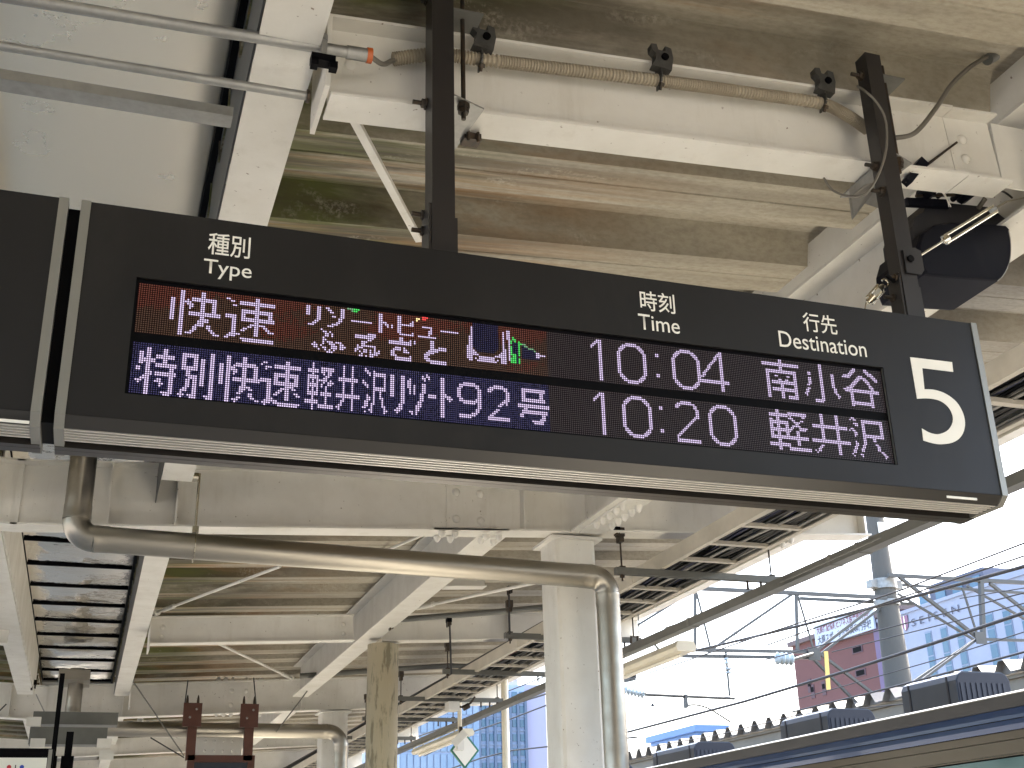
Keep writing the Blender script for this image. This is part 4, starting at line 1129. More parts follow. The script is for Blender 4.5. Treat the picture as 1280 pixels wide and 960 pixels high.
# raceway tube
rw = thing('raceway', 'long grey raceway slung below the strut channels towards the right', 'raceway', (4.92, 3, EYE + 2.03))
prof = [(-.05, -.035), (.05, -.035), (.05, .035), (-.05, .035)]
part(MB().sweep(prof, (4.93, 3.2, EYE + 2.045), (4.93, 47, EYE + 1.86)), 'trunking', GALVT, rw)
for y in (4.6, 6.9, 7.25, 9.5, 11.8, 14.1, 16.4, 18.7):
    zz = EYE + 2.045 - .185 * (y - 3.2) / 43.8
    part(MB().box(4.876, 4.984, y - .02, y + .02, zz - .039, zz + .039), 'joint_band', GALVD, rw)
o = thing('grey_conduit', 'thin wire running just above the raceway', 'wire', (4.93, 6, EYE + 2.1))
part(MB().tube([at(1100, 672, Y=6.2), at(960, 735, Y=8.2), at(870, 772, Y=10.4), at(800, 795, Y=13)], .006, 6), 'sheath', GALVD, o)

# fluorescent fittings under the raceway
FG = 'cream batten lights below the raceway'
def batten(label, y0, y1, X=5.05, z=1.86):
    r = thing('batten_light', label, 'light fitting', (X, y0, EYE + z), FG)
    Z = EYE + z
    prof = [(-.075, .075), (.075, .075), (.10, .02), (.085, -.015), (-.085, -.015), (-.10, .02)]
    part(MB().sweep(prof, (X, y0 + .02, Z), (X, y1 - .02, Z - .01)), 'housing', CREAM, r)
    for ya in (y0, y1 - .06):
        part(MB().sweep([(a * 1.03, b * 1.03) for a, b in prof], (X, ya, Z), (X, ya + .06, Z)), 'end_cap', CREAM, r)
    part(MB().tube([(X, y0 + .12, Z - .036), (X, y1 - .12, Z - .046)], .018, 10), 'tube', LETTER, r)
    for y in (y0 + .5, y1 - .5):
        part(MB().tube([(X - .03, y, Z + .075), (X - .1, y, Z + .16)], .012, 8), 'hanger', GALVD, r)
    return r
batten('large cream batten light just right of the vertical drain pipe', 9.9, 13.1)
batten('smaller cream batten light left of the round tan post below the raceway', 16.8, 19.6)
batten('distant cream batten light beyond the diamond mirror', 23.6, 26.4)
# dome camera under the canopy edge
r = thing('dome_camera', 'white dome camera under the canopy edge left of the column', 'camera', tuple(at(692, 820, Y=13)))
c = at(691, 818, Y=13.0)
part(MB().tube([c + Vector((0, 0, .09)), c + Vector((0, 0, .03)), c + Vector((0, 0, .0))], [.06, .115, .12], 20), 'housing', WHITE, r)
part(MB().dome(c, (0, 0, -1), .095, .10, 20, 6), 'dome', mat('smoked_dome', (.35, .36, .36), .1), r)
part(MB().tube([c + Vector((0, 0, .08)), c + Vector((0, 0, .8))], .02, 8), 'stem', WHITE, r)

# ================================================================== SMALL SIGNS AT THE BOTTOM LEFT
BG_ = 'brown brackets at the second girder'
for X0_, lb_ in ((at(241, 882, Y=16.9).x, 'left brown bracket crossing the second drain pipe'), (at(312, 880, Y=16.9).x, 'right brown bracket crossing the second drain pipe')):
    r = thing('brown_bracket', lb_, 'bracket', (X0_, 17.0, EYE + 2.2), BG_)
    w = .12
    zt, zb = EYE + .131 * 17, EYE + .113 * 17
    part(MB().box(X0_ - w, X0_ + w, 16.85, 16.87, zb, zt).box(X0_ - w, X0_ + w, 16.87, 17.05, zb + .17, zb + .185), 'plate', BROWN, r)
    part(MB().box(X0_ - .045, X0_ + .075, 16.9, 16.99, EYE + 1.50, zb + .01), 'stem', BROWN, r)
    bolts([(X0_ - .07, 16.96, zt), (X0_ + .07, 16.96, zt)], (0, 0, 1), .02, .12, RUSTD, r)
    bolts([(X0_ - .03, 16.85, zb + .12), (X0_ + .05, 16.85, zt - .08)], (0, -1, 0), .016, .02, GALV, r)
r = thing('brown_frame_sign', 'brown framed dark display hanging at the bottom edge', 'sign', tuple(at(275, 950, Y=16.95)))
a_, b_ = at(234, 948, Y=16.95), at(318, 948, Y=16.95)
zz = EYE + .0925 * 16.95
part(MB().box(a_.x, b_.x, 16.90, 16.98, zz - .09, zz).box(a_.x, a_.x + .09, 16.90, 16.98, zz - .75, zz - .09).box(b_.x - .09, b_.x, 16.90, 16.98, zz - .75, zz - .09).box(a_.x + .09, b_.x - .09, 16.90, 16.98, zz - .75, zz - .67), 'frame', BROWN, r)
part(MB().box(a_.x + .09, b_.x - .09, 16.93, 16.97, zz - .67, zz - .09), 'screen', mat('dark_screen', (.012, .02, .035), .2), r)
r = thing('white_gusset_plate', 'white perforated cross plate between the two brown stems', 'plate', tuple(at(275, 930, Y=17.4)))
a_, b_ = at(244, 945, Y=17.5), at(303, 922, Y=17.5)
part(MB().box(a_.x, b_.x, 17.5, 17.52, a_.z, b_.z), 'plate', WHITE, r)
bolts([(a_.x + .12 + .12 * k, 17.5, b_.z - .05 - .13 * j) for k in range(4) for j in range(2)], (0, -1, 0), .02, .012, WHITE, r, n=8)

r = thing('restroom_sign', 'white restroom sign with red and blue figures in a black frame', 'sign', tuple(at(30, 955, Y=12.3)))
YT = 12.3
zt = EYE + .0970 * YT
x1 = at(66, 950, Y=YT).x
part(MB().box(-2.0, x1, YT + .01, YT + .14, EYE + .2, zt), 'case', BLACK, r)
part(MB().box(-1.9, x1 - .05, YT + .002, YT + .009, EYE + .35, EYE + .0902 * YT), 'panel', mat('sign_white', (.78, .78, .70), .4), r)
part(MB().box(x1 - .045, x1 - .012, YT + .003, YT + .009, EYE + .35, zt - .01), 'corner_trim', TRIM, r)
def figure(px, m, skirt):
    c = at(px, 953, Y=YT + .0)
    zz = EYE + .0835 * YT
    part(MB().tube([(c.x, YT + .0005, zz), (c.x, YT + .0015, zz)], .019, 16), 'figure_head', m, r)
    b = [(-.05, -.115), (-.045, -.05), (-.028, -.026), (.028, -.026), (.045, -.05), (.05, -.115)]
    w = .07 if skirt else .035
    part(MB().prism([(c.x + a, YT + .0002, zz + d) for a, d in b] + [(c.x + w, YT + .0002, zz - .2), (c.x + w * .4, YT + .0002, zz - .33), (c.x - w * .4, YT + .0002, zz - .33), (c.x - w, YT + .0002, zz - .2)], (0, .0015, 0)), 'figure_body', m, r)
figure(12, mat('sign_red', (.50, .02, .03), .4), True)
figure(28, mat('sign_blue', (.02, .07, .42), .4), False)
c = at(20, 953, Y=YT)
part(MB().box(c.x - .004, c.x + .004, YT + .0002, YT + .0018, EYE + .35, EYE + .0850 * YT), 'divider', BLACK, r)
for px, py, t in ((76, 862, 'slim black pole rising beside the restroom sign'), (88, 915, 'second black pole between the restroom sign and the far drain pipe')):
    r = thing('black_pole', t, 'pole', tuple(at(px, 960, Y=12.6)))
    q0, q1 = at(px, py, Y=12.6), at(px, 975, Y=12.6)
    w = .022 if px == 76 else .033
    part(MB().box(q0.x - w, q0.x + w, 12.57, 12.63, 0, q0.z + (.15 if px == 76 else 0)), 'shaft', BLACK, r)
    part(MB().box(q0.x - w * 1.7, q0.x + w * 1.7, 12.55, 12.65, EYE + .45, EYE + 1.15), 'sleeve', BLACK, r)
# grey ductwork and white clips over the restroom sign
r = thing('grey_duct', 'grey steel duct crossing above the restroom sign', 'duct', tuple(at(80, 915, Y=13.6)))
a_, b_ = at(35, 932, Y=13.6), at(135, 908, Y=13.6)
part(MB().box(a_.x, b_.x, 13.6, 13.85, EYE + .100 * 13.6, EYE + .1125 * 13.6), 'lower_run', GALVT, r)
part(MB().box(a_.x, b_.x + .1, 13.95, 14.2, EYE + .1175 * 13.6, EYE + .127 * 13.6), 'upper_run', GALVT, r)
for px, py in ((42, 903), (47, 930), (130, 930), (133, 945)):
    q = at(px, py, Y=13.55)
    part(MB().box(q.x - .07, q.x + .07, 13.5, 13.58, q.z - .04, q.z + .05), 'clip', WHITE, r)
# hanging wires at lower left
WG = 'slim stay wires at the far drain pipe'
def wire(label, pts, rad, name='stay_wire', cat='wire', group=None, m=WIRE):
    o = thing(name, label, cat, tuple(pts[0]), group)
    part(MB().tube(pts, rad, 6), 'strand', m, o)
    return o
wire('stay wire with a bright turnbuckle slanting over the second drain pipe', [at(165, 850, Y=16.5), at(230, 945, Y=16.5)], .009, group=WG, m=GALVD)
wire('dark stay wire slanting to the left brown stem', [at(188, 922, Y=16.6), at(230, 947, Y=16.6)], .009, group=WG)
wire('stay wire left of the black pole at the lower left', [at(8, 880, Y=15), at(0, 888, Y=15), at(-10, 897, Y=15)], .008, group=WG)
wire('stay wire from the gutter beam end toward the right black pole', [at(45, 868, Y=15), at(72, 925, Y=15)], .007, group=WG, m=GALV)
wire('black drop wire above the left brown bracket', [at(235, 850, Y=17), at(231, 880, Y=17)], .009, group=WG)
wire('black drop wire above the right brown bracket', [at(317, 847, Y=17), at(320, 880, Y=17)], .009, group=WG)
wire('stay wire from the long diagonal beam end down past the right brown bracket', [at(398, 845, Y=16.9), at(372, 880, Y=16.9), at(345, 915, Y=16.9)], .009, group=WG, m=GALVD)
wire('thin hanging chain before the long beams in the middle', [at(562, 775, Y=11.5), at(564, 843, Y=11.5)], .010, group=WG)
wire('thin hanging rod in the middle above the third strut channel', [at(636, 735, Y=11.0), at(637, 793, Y=11.0)], .010, group=WG)
o = thing('grey_conduit', 'grey conduit crossing under the roof behind the hanging rods', 'conduit', tuple(at(500, 775, Y=12)))
part(MB().tube([at(492, 775, Y=12.2), at(620, 765, Y=11.5), at(700, 757, Y=11)], .03, 10), 'tube', GALVT, o)
o = thing('grey_conduit', 'lower grey conduit crossing to the round tan post', 'conduit', tuple(at(420, 843, Y=16)))
part(MB().tube([at(375, 845, Y=16.2), at(470, 838, Y=16.2), at(560, 832, Y=16.2), at(610, 834, Y=16.2)], .035, 10), 'tube', GALVT, o)
def clampkit(px, py, Y, t):
    r = thing('beam_clamp', t, 'clamp', tuple(at(px, py, Y=Y)), 'dark hanger clamps on the far beams')
    q = at(px, py, Y=Y); k = Y * .0022
    part(MB().box(q.x - k, q.x + k, Y - .03, Y + .03, q.z, q.z + k * 1.6), 'jaw', BLACK, r)
    part(MB().box(q.x - k * .8, q.x - k * .2, Y - .03, Y + .03, q.z - k * 1.8, q.z).box(q.x + k * .3, q.x + k * .8, Y - .03, Y + .03, q.z - k * 1.2, q.z), 'bolt', RUSTD, r)
clampkit(561, 778, 11.5, 'dark clamp at the top of the thin hanging chain')
clampkit(637, 738, 11.0, 'dark clamp at the top of the thin hanging rod')
clampkit(771, 664, 8.3, 'dark clamp on the girder just right of the column head')
clampkit(489, 782, 12.3, 'small dark clip on the long diagonal beam')
clampkit(397, 841, 16.9, 'dark clip at the end of the long diagonal beam')
clampkit(42, 856, 16.9, 'dark clip at the end of the left gutter beam')
clampkit(165, 847, 16.9, 'dark clip at the end of the right gutter beam')

# diamond mirror sign
r = thing('diamond_sign', 'white diamond sign with green rim and a camera in front', 'sign', tuple(at(582, 935, Y=16)))
GREEN = mat('sign_green', (.02, .16, .10), .4)
def dia(k, Y): 
    c = at(581, 938, Y=16); 
    return [(c.x - .20 * k, Y, c.z), (c.x, Y, c.z - .24 * k), (c.x + .20 * k, Y, c.z), (c.x, Y, c.z + .24 * k)]
part(MB().prism(dia(1.0, 16.0), (0, .03, 0)), 'rim', GREEN, r)
part(MB().prism(dia(.84, 15.994), (0, .005, 0)), 'face', LETTER, r)
r = thing('post_camera', 'pale box camera on a short stem before the diamond sign', 'camera', tuple(at(575, 915, Y=15.8)))
q = at(575, 922, Y=15.8)
part(MB().bar(q + Vector((-.09, 0, -.09)), q + Vector((.06, -.05, .06)), .10, .10), 'body', WHITE, r)
part(MB().box(q.x - .05, q.x + .04, 15.75, 15.85, q.z - .16, q.z - .02), 'lower_box', WHITE, r)
part(MB().tube([q + Vector((0, 0, .04)), at(574, 862, Y=15.8)], .028, 10), 'stem', CREAM, r)
part(MB().tube([q + Vector((-.02, -.02, .09)), q + Vector((.02, -.02, .09))], .05, 10), 'joint', RUSTD, r)
r = thing('junction_box', 'white box with dark cable tail under the cable ladder', 'box', tuple(at(568, 882, Y=15.2)))
q = at(568, 884, Y=15.2)
part(MB().box(q.x - .10, q.x + .04, 15.1, 15.3, q.z - .05, q.z + .06), 'body', WHITE, r)
part(MB().tube(smooth_path([q + Vector((.05, -.05, 0)), q + Vector((.12, -.05, .0)), q + Vector((.2, -.05, .05)), q + Vector((.26, -.05, .13))], 5), .014, 6).tube([q + Vector((.1, -.05, -.02)), q + Vector((.18, -.05, .02))], .035, 8), 'cable_tail', RUSTD, r)
# ================================================================== OPEN AIR: GANTRY, WIRES, TRAIN, FAR CANOPY, BUILDINGS
STEELG = mat('gantry_steel', (0.085, 0.085, 0.08), 0.5, 0.4, noise=0.3, nscale=2)
YG = 20.0
pole = thing('concrete_pole', 'tapering concrete pole that carries the gantry', 'pole', (14.7, YG, -1.1))
axis_top, axis_bot = at(1100.5, 640, Y=YG), at(1123, 840, Y=YG)
xc_ = .7335 * (YG + .35)
part(MB().tube([(xc_, YG + .35, -1.12), (xc_, YG + .35, axis_bot.z), (xc_, YG + .35, at(0, 0, Y=1).z * 0 + EYE + .262 * YG), (xc_, YG + .35, EYE + .36 * YG)], [.30, .262, .21, .175], 24), 'shaft', CONC, pole)
zb_ = EYE + .263 * YG
part(MB().tube([(xc_, YG + .35, zb_ - .1), (xc_, YG + .35, zb_ + .1)], .25, 24).box(xc_ - .36, xc_ - .2, YG + .25, YG + .45, zb_ - .08, zb_ + .08).box(xc_ + .2, xc_ + .36, YG + .25, YG + .45, zb_ - .08, zb_ + .08), 'collar', GALV, pole)
part(MB().tube([(xc_, YG + .35, EYE + .244 * YG - .05), (xc_, YG + .35, EYE + .244 * YG + .05)], .255, 24), 'collar', GALV, pole)
part(MB().box(xc_ - .1, xc_ + .1, YG + .12, YG + .155, EYE + .31 * YG, EYE + .325 * YG), 'number_plate', LETTER, pole)
GW = .85
g = thing('gantry', 'lattice steel gantry crossing the tracks on both sides of the concrete pole', 'gantry', (12, YG, EYE + 4))
def member(a, b, w, Y=YG, nm='brace'):
    part(MB().bar(at(*a, Y=Y), at(*b, Y=Y), w * GW), nm, STEELG, g)
for (a, b, w, Y, nm) in (
    ((860, 735), (1108, 747), .085, YG, 'chord'), ((1000, 748), (1140, 755), .07, YG + .7, 'chord'),
    ((835, 812), (1012, 815), .07, YG, 'chord'), ((850, 820), (1012, 822), .07, YG + .05, 'chord'),
    ((869, 736), (869, 812), .055, YG, 'post'), ((995, 742), (997, 815), .06, YG, 'post'),
    ((870, 738), (888, 810), .035, YG, 'brace'), ((997, 744), (1018, 815), .035, YG, 'brace'),
    ((990, 743), (885, 815), .055, YG, 'brace'), ((869, 737), (775, 795), .05, YG, 'brace'),
    ((1014, 818), (1093, 758), .06, YG, 'brace'), ((1020, 822), (1120, 745), .055, YG + .3, 'brace'),
    ((1022, 815), (1098, 872), .06, YG, 'brace'), ((1015, 822), (1080, 888), .055, YG + .4, 'brace'),
    ((1110, 719), (1290, 729), .085, YG, 'chord'), ((1125, 731), (1290, 742), .06, YG + .6, 'chord'),
    ((1124, 721), (1222, 797), .075, YG, 'brace'), ((1122, 742), (1218, 800), .05, YG + .6, 'brace'),
    ((1226, 727), (1229, 797), .10, YG, 'post'), ((1203, 735), (1222, 795), .04, YG, 'brace'),
    ((1237, 729), (1290, 770), .07, YG, 'brace'), ((1208, 732), (1290, 779), .05, YG + .6, 'brace'),
    ((1222, 799), (1300, 801), .06, YG, 'chord'), ((1221, 799), (1150, 852), .055, YG, 'brace'), ((1217, 801), (1138, 855), .055, YG + .5, 'brace'),
):
    member(a, b, w, Y, nm)
for (px, py) in ((1016, 818), (1224, 798)):
    q = at(px, py, Y=YG)
    part(MB().box(q.x - .13, q.x + .13, YG - .06, YG - .045, q.z - .12, q.z + .12), 'gusset', STEELG, g)
def insul(root, p0, p1, n, r, name='insulator'):
    p0, p1 = Vector(p0), Vector(p1)
    P, R = [], []
    for k in range(n):
        for t, q in ((0.05, .35), (.35, 1.0), (.5, .92), (.62, .35)):
            P.append(p0 + (p1 - p0) * ((k + t) / n)); R.append(r * q)
    part(MB().tube(P, R, 14), name, PORC, root)
r = thing('catenary_support', 'ribbed insulator with a grey arm reaching right below the gantry', 'insulator', tuple(at(800, 866, Y=YG)))
insul(r, at(780, 862, Y=YG), at(806, 868, Y=YG), 6, .085)
part(MB().tube([at(806, 868, Y=YG), at(918, 873, Y=YG)], .03, 8), 'arm', STEELG, r)
part(MB().box(*[v for p in [(at(855, 868, Y=YG), at(859, 885, Y=YG))] for v in (p[0].x, p[1].x, YG - .05, YG + .05, p[1].z, p[0].z)]), 'bracket', STEELG, r)
part(MB().tube(smooth_path([at(857, 882, Y=YG), at(870, 881, Y=YG), at(885, 885, Y=YG), at(900, 894, Y=YG), at(914, 903, Y=YG)], 5), .018, 8), 'steady_arm', STEELG, r)
r = thing('hanging_insulator', 'two part insulator hanging from the gantry above the grey arm', 'insulator', tuple(at(909, 815, Y=YG)))
part(MB().tube([at(907, 812, Y=YG), at(912, 870, Y=YG)], .022, 8), 'rod', STEELG, r)
insul(r, at(907.5, 822, Y=YG), at(909, 832, Y=YG), 2, .065)
insul(r, at(910, 834, Y=YG), at(911, 844, Y=YG), 2, .072)
r = thing('drum_insulator', 'pale blue drum insulator at the gantry joint', 'insulator', tuple(at(980, 825, Y=YG)))
insul(r, at(970, 823, Y=YG - .2), at(992, 824, Y=YG - .2), 4, .12)
part(MB().tube([at(992, 824, Y=YG - .2), at(1016, 817, Y=YG - .1)], .03, 8), 'rod', STEELG, r)
r = thing('insulator_ball', 'small dark weight on a wire below the grey arm', 'insulator', tuple(at(816, 881, Y=YG)))
part(MB().dome(at(816, 883, Y=YG), (0, 0, 1), .035, .06, 10), 'weight', WIRE, r)
r = thing('yellow_marker', 'yellow marker board hanging under the gantry joint', 'marker', tuple(at(1033, 815, Y=YG - .3)))
part(MB().prism([at(1030.5, 814, Y=YG - .3), at(1035, 814, Y=YG - .3), at(1038.5, 862, Y=YG - .3), at(1033.5, 862, Y=YG - .3)], (0, .02, 0)), 'board', mat('marker_yellow', (.72, .50, .14), .5), r)
r = thing('steel_angle', 'grey angle below the large batten light by the drain pipe', 'bracket', tuple(at(790, 845, Y=YG)))
part(MB().bar(at(775, 851, Y=YG - 2), at(793, 847, Y=YG - 2), .09).bar(at(791, 848, Y=YG - 2), at(791, 832, Y=YG - 2), .09), 'angle', STEELG, r)
r = thing('small_channel_hanger', 'short grey channel with three bolts right of the vertical drain pipe', 'strut channel', tuple(at(790, 795, Y=11)))
for q0, q1 in (((789, 795), (789, 806)), ((797, 795), (797, 803))):
    part(MB().tube([at(*q0, Y=10.9), at(*q1, Y=10.9)], .012, 8), 'bolt', RUSTD, r)
part(MB().tube([at(797, 757, Y=11), at(799, 792, Y=11)], .006, 6), 'rod', GALVD, r)

LWG = 'overhead line wires above the tracks'
def lwire(label, pts, Xs, rad):
    P = [at(px, py, X=X) for (px, py), X in zip(pts, Xs)]
    d = (P[0] - P[1]).normalized()
    wire(label, [P[0] + d * 3] + P, rad * 1.25, 'overhead_wire', 'wire', LWG)
lwire('thin overhead wire, highest of those crossing right of the board', [(1280, 679), (1120, 740), (960, 791), (870, 822), (785, 850)], [7.25] * 5, .007)
lwire('dark overhead cable passing the head of the concrete pole', [(1280, 708), (1120, 752), (1000, 782), (905, 805), (840, 820), (700, 862), (600, 893), (510, 925)], [7.6] * 8, .014)
lwire('thick black cable passing in front of the red building', [(1280, 766), (1170, 803), (1057, 839), (930, 877), (785, 915)], [9.0] * 5, .016)
lwire('thin wire above the black cable before the white building', [(1280, 754), (1200, 775), (1120, 795), (1040, 815)], [9.8] * 4, .006)
lwire('wire just above the opposite canopy roof', [(1280, 815), (1180, 842), (1080, 868), (990, 890)], [11.2] * 4, .012)
lwire('dark wire before the blue glass building, upper of two', [(600, 875), (640, 862), (700, 838), (780, 812)], [8.0] * 4, .010)
lwire('dark wire before the blue glass building, lower of two', [(700, 875), (640, 898), (590, 915), (530, 945)], [8.4] * 4, .012)
lwire('dark wire low across the blue glass building', [(715, 930), (640, 938), (600, 948), (560, 962)], [8.8] * 4, .014)
lwire('faint wire high across the sky between ladder and raceway', [(1280, 735), (1200, 748), (1040, 700), (900, 740)][:2], [9.4] * 2, .005)
lwire('thin wire above the white building roof at the right edge', [(1280, 695), (1200, 722), (1100, 756), (960, 806)], [6.6] * 4, .006)
lwire('thin wire crossing the gantry posts towards the batten light', [(1280, 741), (1160, 772), (1040, 803), (930, 832), (800, 868)], [8.6] * 5, .006)
lwire('thin wire between the black cable and the opposite canopy', [(1280, 790), (1180, 822), (1060, 856), (930, 893)], [10.4] * 4, .006)
lwire('thin wire low over the opposite canopy towards the drain pipe', [(1130, 880), (1000, 893), (900, 918), (790, 938)], [11.5] * 4, .007)
r = thing('wire_dropper', 'pair of thin dropper wires under the raceway near the gantry', 'wire', tuple(at(915, 745, Y=YG)))
part(MB().tube([at(913, 743, Y=YG), at(919, 800, Y=YG)], .008, 6).tube([at(915, 743, Y=YG), at(922, 800, Y=YG)], .008, 6), 'strand', WIRE, r)

# ------------------------------------------------------------------ train
tr = thing('train', 'train with blue roof shoulder and grey roof boxes at the platform', 'train', (7.25, 20, -1.1))
TX = 5.80
ROOFG = mat('train_roof_grey', (0.055, 0.055, 0.06), 0.5, noise=0.4, nscale=2)
TBLUE = mat('train_blue', (0.032, 0.062, 0.145), 0.2, 0.2, coat=.3, noise=0.3, nscale=1.5, col2=(0.02, 0.045, 0.14), stretch=(1, .3, 1), bump=.05, bscale=3)
TSTEEL = mat('train_stainless', (0.14, 0.122, 0.10), 0.28, 0.9, noise=0.5, nscale=1.2, col2=(0.12, 0.095, 0.07), stretch=(1, .35, 3))
TGLASS = mat('train_window_glass', (0.03, 0.09, 0.10), 0.08)
T0, T1 = -9, 64
def extr(prof, name, m, x_off=0, smooth=False, y0=T0, y1=T1):
    n = len(prof)
    v = [(a, y0, EYE + b) for a, b in prof] + [(a, y1, EYE + b) for a, b in prof]
    mb = MB().add(v, [(i, (i + 1) % n, n + (i + 1) % n, n + i) for i in range(n)] + [tuple(range(n)), tuple(range(2 * n - 1, n - 1, -1))], smooth)
    return part(mb, name, m, tr)
extr([(TX + .04, .98), (TX, 1.035), (TX, 1.05), (TX + .05, 1.055), (TX + .3, 1.04), (TX + .8, 1.09), (7.25, 1.13), (8.1, 1.09), (8.6, 1.04), (8.7, .98)], 'roof', ROOFG)
extr([(TX - .012, 1.034), (TX + .03, 1.034), (TX + .03, .955), (TX - .012, .955)], 'gutter_strip', ROOFG)
extr([(TX - .014, 1.036), (TX + .02, 1.052), (TX + .02, 1.060), (TX - .014, 1.044)], 'roof_edge_highlight', TRIM)  # thin pale strip added as the specular highlight of the roof edge
extr([(TX + .03, .954), (TX + .005, .954), (TX - .005, .91), (TX - .004, .886), (TX + .03, .886)], 'upper_stripe', TBLUE)
extr([(TX + .03, .880), (TX - .004, .880), (TX - .006, .85), (TX - .002, .815), (TX + .03, .815)], 'lower_stripe', TBLUE)
extr([(TX + .03, .985), (TX + .03, .6), (8.67, .6), (8.67, .985)], 'upper_body', BLACK)
extr([(TX, .809), (TX, .758), (TX + .029, .758), (TX + .029, .809)], 'side_band', TSTEEL)
extr([(TX + .004, .754), (TX + .004, .668), (TX + .029, .668), (TX + .029, .754)], 'side_band', TSTEEL)
extr([(TX, .664), (TX, .655), (TX + .03, .655), (TX + .03, .664)], 'side_ridge', TSTEEL)
extr([(TX, -.15), (TX, -1.6), (8.7, -1.6), (8.7, -.15)], 'lower_body', TSTEEL)
extr([(TX + .03, .6), (TX + .03, -.15), (8.67, -.15), (8.67, .6)], 'interior_shell', BLACK)
wn_ = None
yy = -8.8
i_ = 0
while yy < 60:
    L_ = 1.35 if i_ % 3 else 1.0
    part(MB().box(TX + .006, TX + .028, yy, yy + L_, EYE - .12, EYE + .645), 'window', TGLASS, tr)
    part(MB().box(TX, TX + .0295, yy + L_ + .002, yy + L_ + .338, EYE - .148, EYE + .652), 'pillar', TSTEEL, tr)
    yy += L_ + .34; i_ += 1
ACM = mat('roof_unit_grey', (0.058, 0.075, 0.105), 0.45, noise=0.3, nscale=3)
ACD = mat('roof_unit_dark_end', (0.018, 0.022, 0.036), 0.5)
ACE = mat('roof_unit_end_panel', (0.012, 0.015, 0.027), 0.55)
def roof_unit(label, x0, w, y0, L, z1):
    """rounded box with ribbed end standing on the train roof; moves with the train"""
    z0 = 1.06
    h = z1 - z0
    c = .07
    prof = [(0, 0), (0, h - c), (c * .35, h - c * .35), (c, h), (w - c, h), (w - c * .35, h - c * .35), (w, h - c), (w, 0)]
    v = [(x0 + a, y0, EYE + z0 + b) for a, b in prof] + [(x0 + a, y0 + L, EYE + z0 + b) for a, b in prof]
    n = 8
    o = part(MB().add(v, [(i, (i + 1) % n, n + (i + 1) % n, n + i) for i in range(n)] + [tuple(range(n)), tuple(range(2 * n - 1, n - 1, -1))]), 'roof_unit', ACM, tr)
    part(MB().prism([(x0 + .008, y0 - .006, EYE + z0), (x0 + .008, y0 - .006, EYE + z1 - c), (x0 + c * .5, y0 - .006, EYE + z1 - c * .4), (x0 + c, y0 - .006, EYE + z1 - .01), (x0 + w - c, y0 - .006, EYE + z1 - .01), (x0 + w - c * .5, y0 - .006, EYE + z1 - c * .4), (x0 + w - .008, y0 - .006, EYE + z1 - c), (x0 + w - .008, y0 - .006, EYE + z0)], (0, .005, 0)), 'end_panel', ACE, o)
    for k in range(9):
        x = x0 + .03 + k * (w - .06) / 9
        part(MB().box(x, x + (w - .06) / 9 * .55, y0 - .012, y0 - .0065, EYE + z0 + .06, EYE + z1 - .09), 'louvre', ACD, o)
    part(MB().box(x0 - .006, x0, y0 + .10, y0 + .12, EYE + z0 + .02, EYE + z1 - .03).box(x0 - .006, x0, y0 + L - .12, y0 + L - .10, EYE + z0 + .02, EYE + z1 - .03), 'seam', ACD, o)
roof_unit('', 6.5, .52, 8.12, .72, 1.43)
roof_unit('', 6.5, .52, 10.0, .85, 1.38)
roof_unit('', 6.5, .52, 12.75, 1.1, 1.36)
roof_unit('', 6.5, .52, 6.35, .75, 1.52)
roof_unit('', 6.5, .52, 15.6, 1.1, 1.36)

# ------------------------------------------------------------------ opposite platform canopy with folded sheet edge
oc = thing('opposite_canopy', 'opposite platform canopy with a sawtooth folded roof edge', 'canopy', (14.2, 20, -1.1))
OCT = mat('opposite_fascia', (0.19, 0.172, 0.138), 0.6, noise=0.5, nscale=1.5, col2=(0.13, 0.118, 0.092))
OCR = mat('opposite_roof_sheet', (0.19, 0.185, 0.175), 0.5, 0.2, noise=0.6, nscale=3)
OX = 14.0
p_ = .62
part(MB().box(OX + .14, OX + .2, 6, 70, EYE + 2.38, EYE + 2.80), 'fascia', OCT, oc)
part(MB().box(OX + .08, OX + .14, 6, 70, EYE + 2.76, EYE + 2.82), 'gutter_lip', OCT, oc)
fo = None
y = 6.0
while y < 70:
    if fo is None:
        P = [(0, 0), (.06, 0), (.20, .20), (.32, .20), (.46, 0), (.62, 0)]
        q = P + [(a, b + .012) for a, b in reversed(P)]
        n = len(q)
        v = [(OX - .12, a, b) for a, b in q] + [(OX + 5.6, a, b + .30) for a, b in q]
        f = [(i, (i + 1) % n, n + (i + 1) % n, n + i) for i in range(n)]
        for o_ in (0, n):
            for i in range(5): f.append((o_ + i, o_ + i + 1, o_ + n - 2 - i, o_ + n - 1 - i))
        # closing fillet under each rib, set back from the edge
        m = MB().add(v, f)
        m.prism([(OX + .02, .06, -.001), (OX + .02, .20, .198), (OX + .02, .32, .198), (OX + .02, .46, -.001)], (.01, 0, 0))
        fo = m.build('roof_panel', OCR); o = fo
    else:
        o = fo.copy(); COL.objects.link(o)
    o.location = (0, y, EYE + 2.83); put_under(o, oc)
    y += p_
for y in range(8, 70, 8):
    part(MB().box(OX + 2.6, OX + 2.9, y, y + .3, -1.1, EYE + 2.9), 'column', CREAM, oc)
part(MB().box(OX + 1.0, OX + 4.6, 6, 70, -1.1, 0.0), 'platform_slab', EDGE, oc)

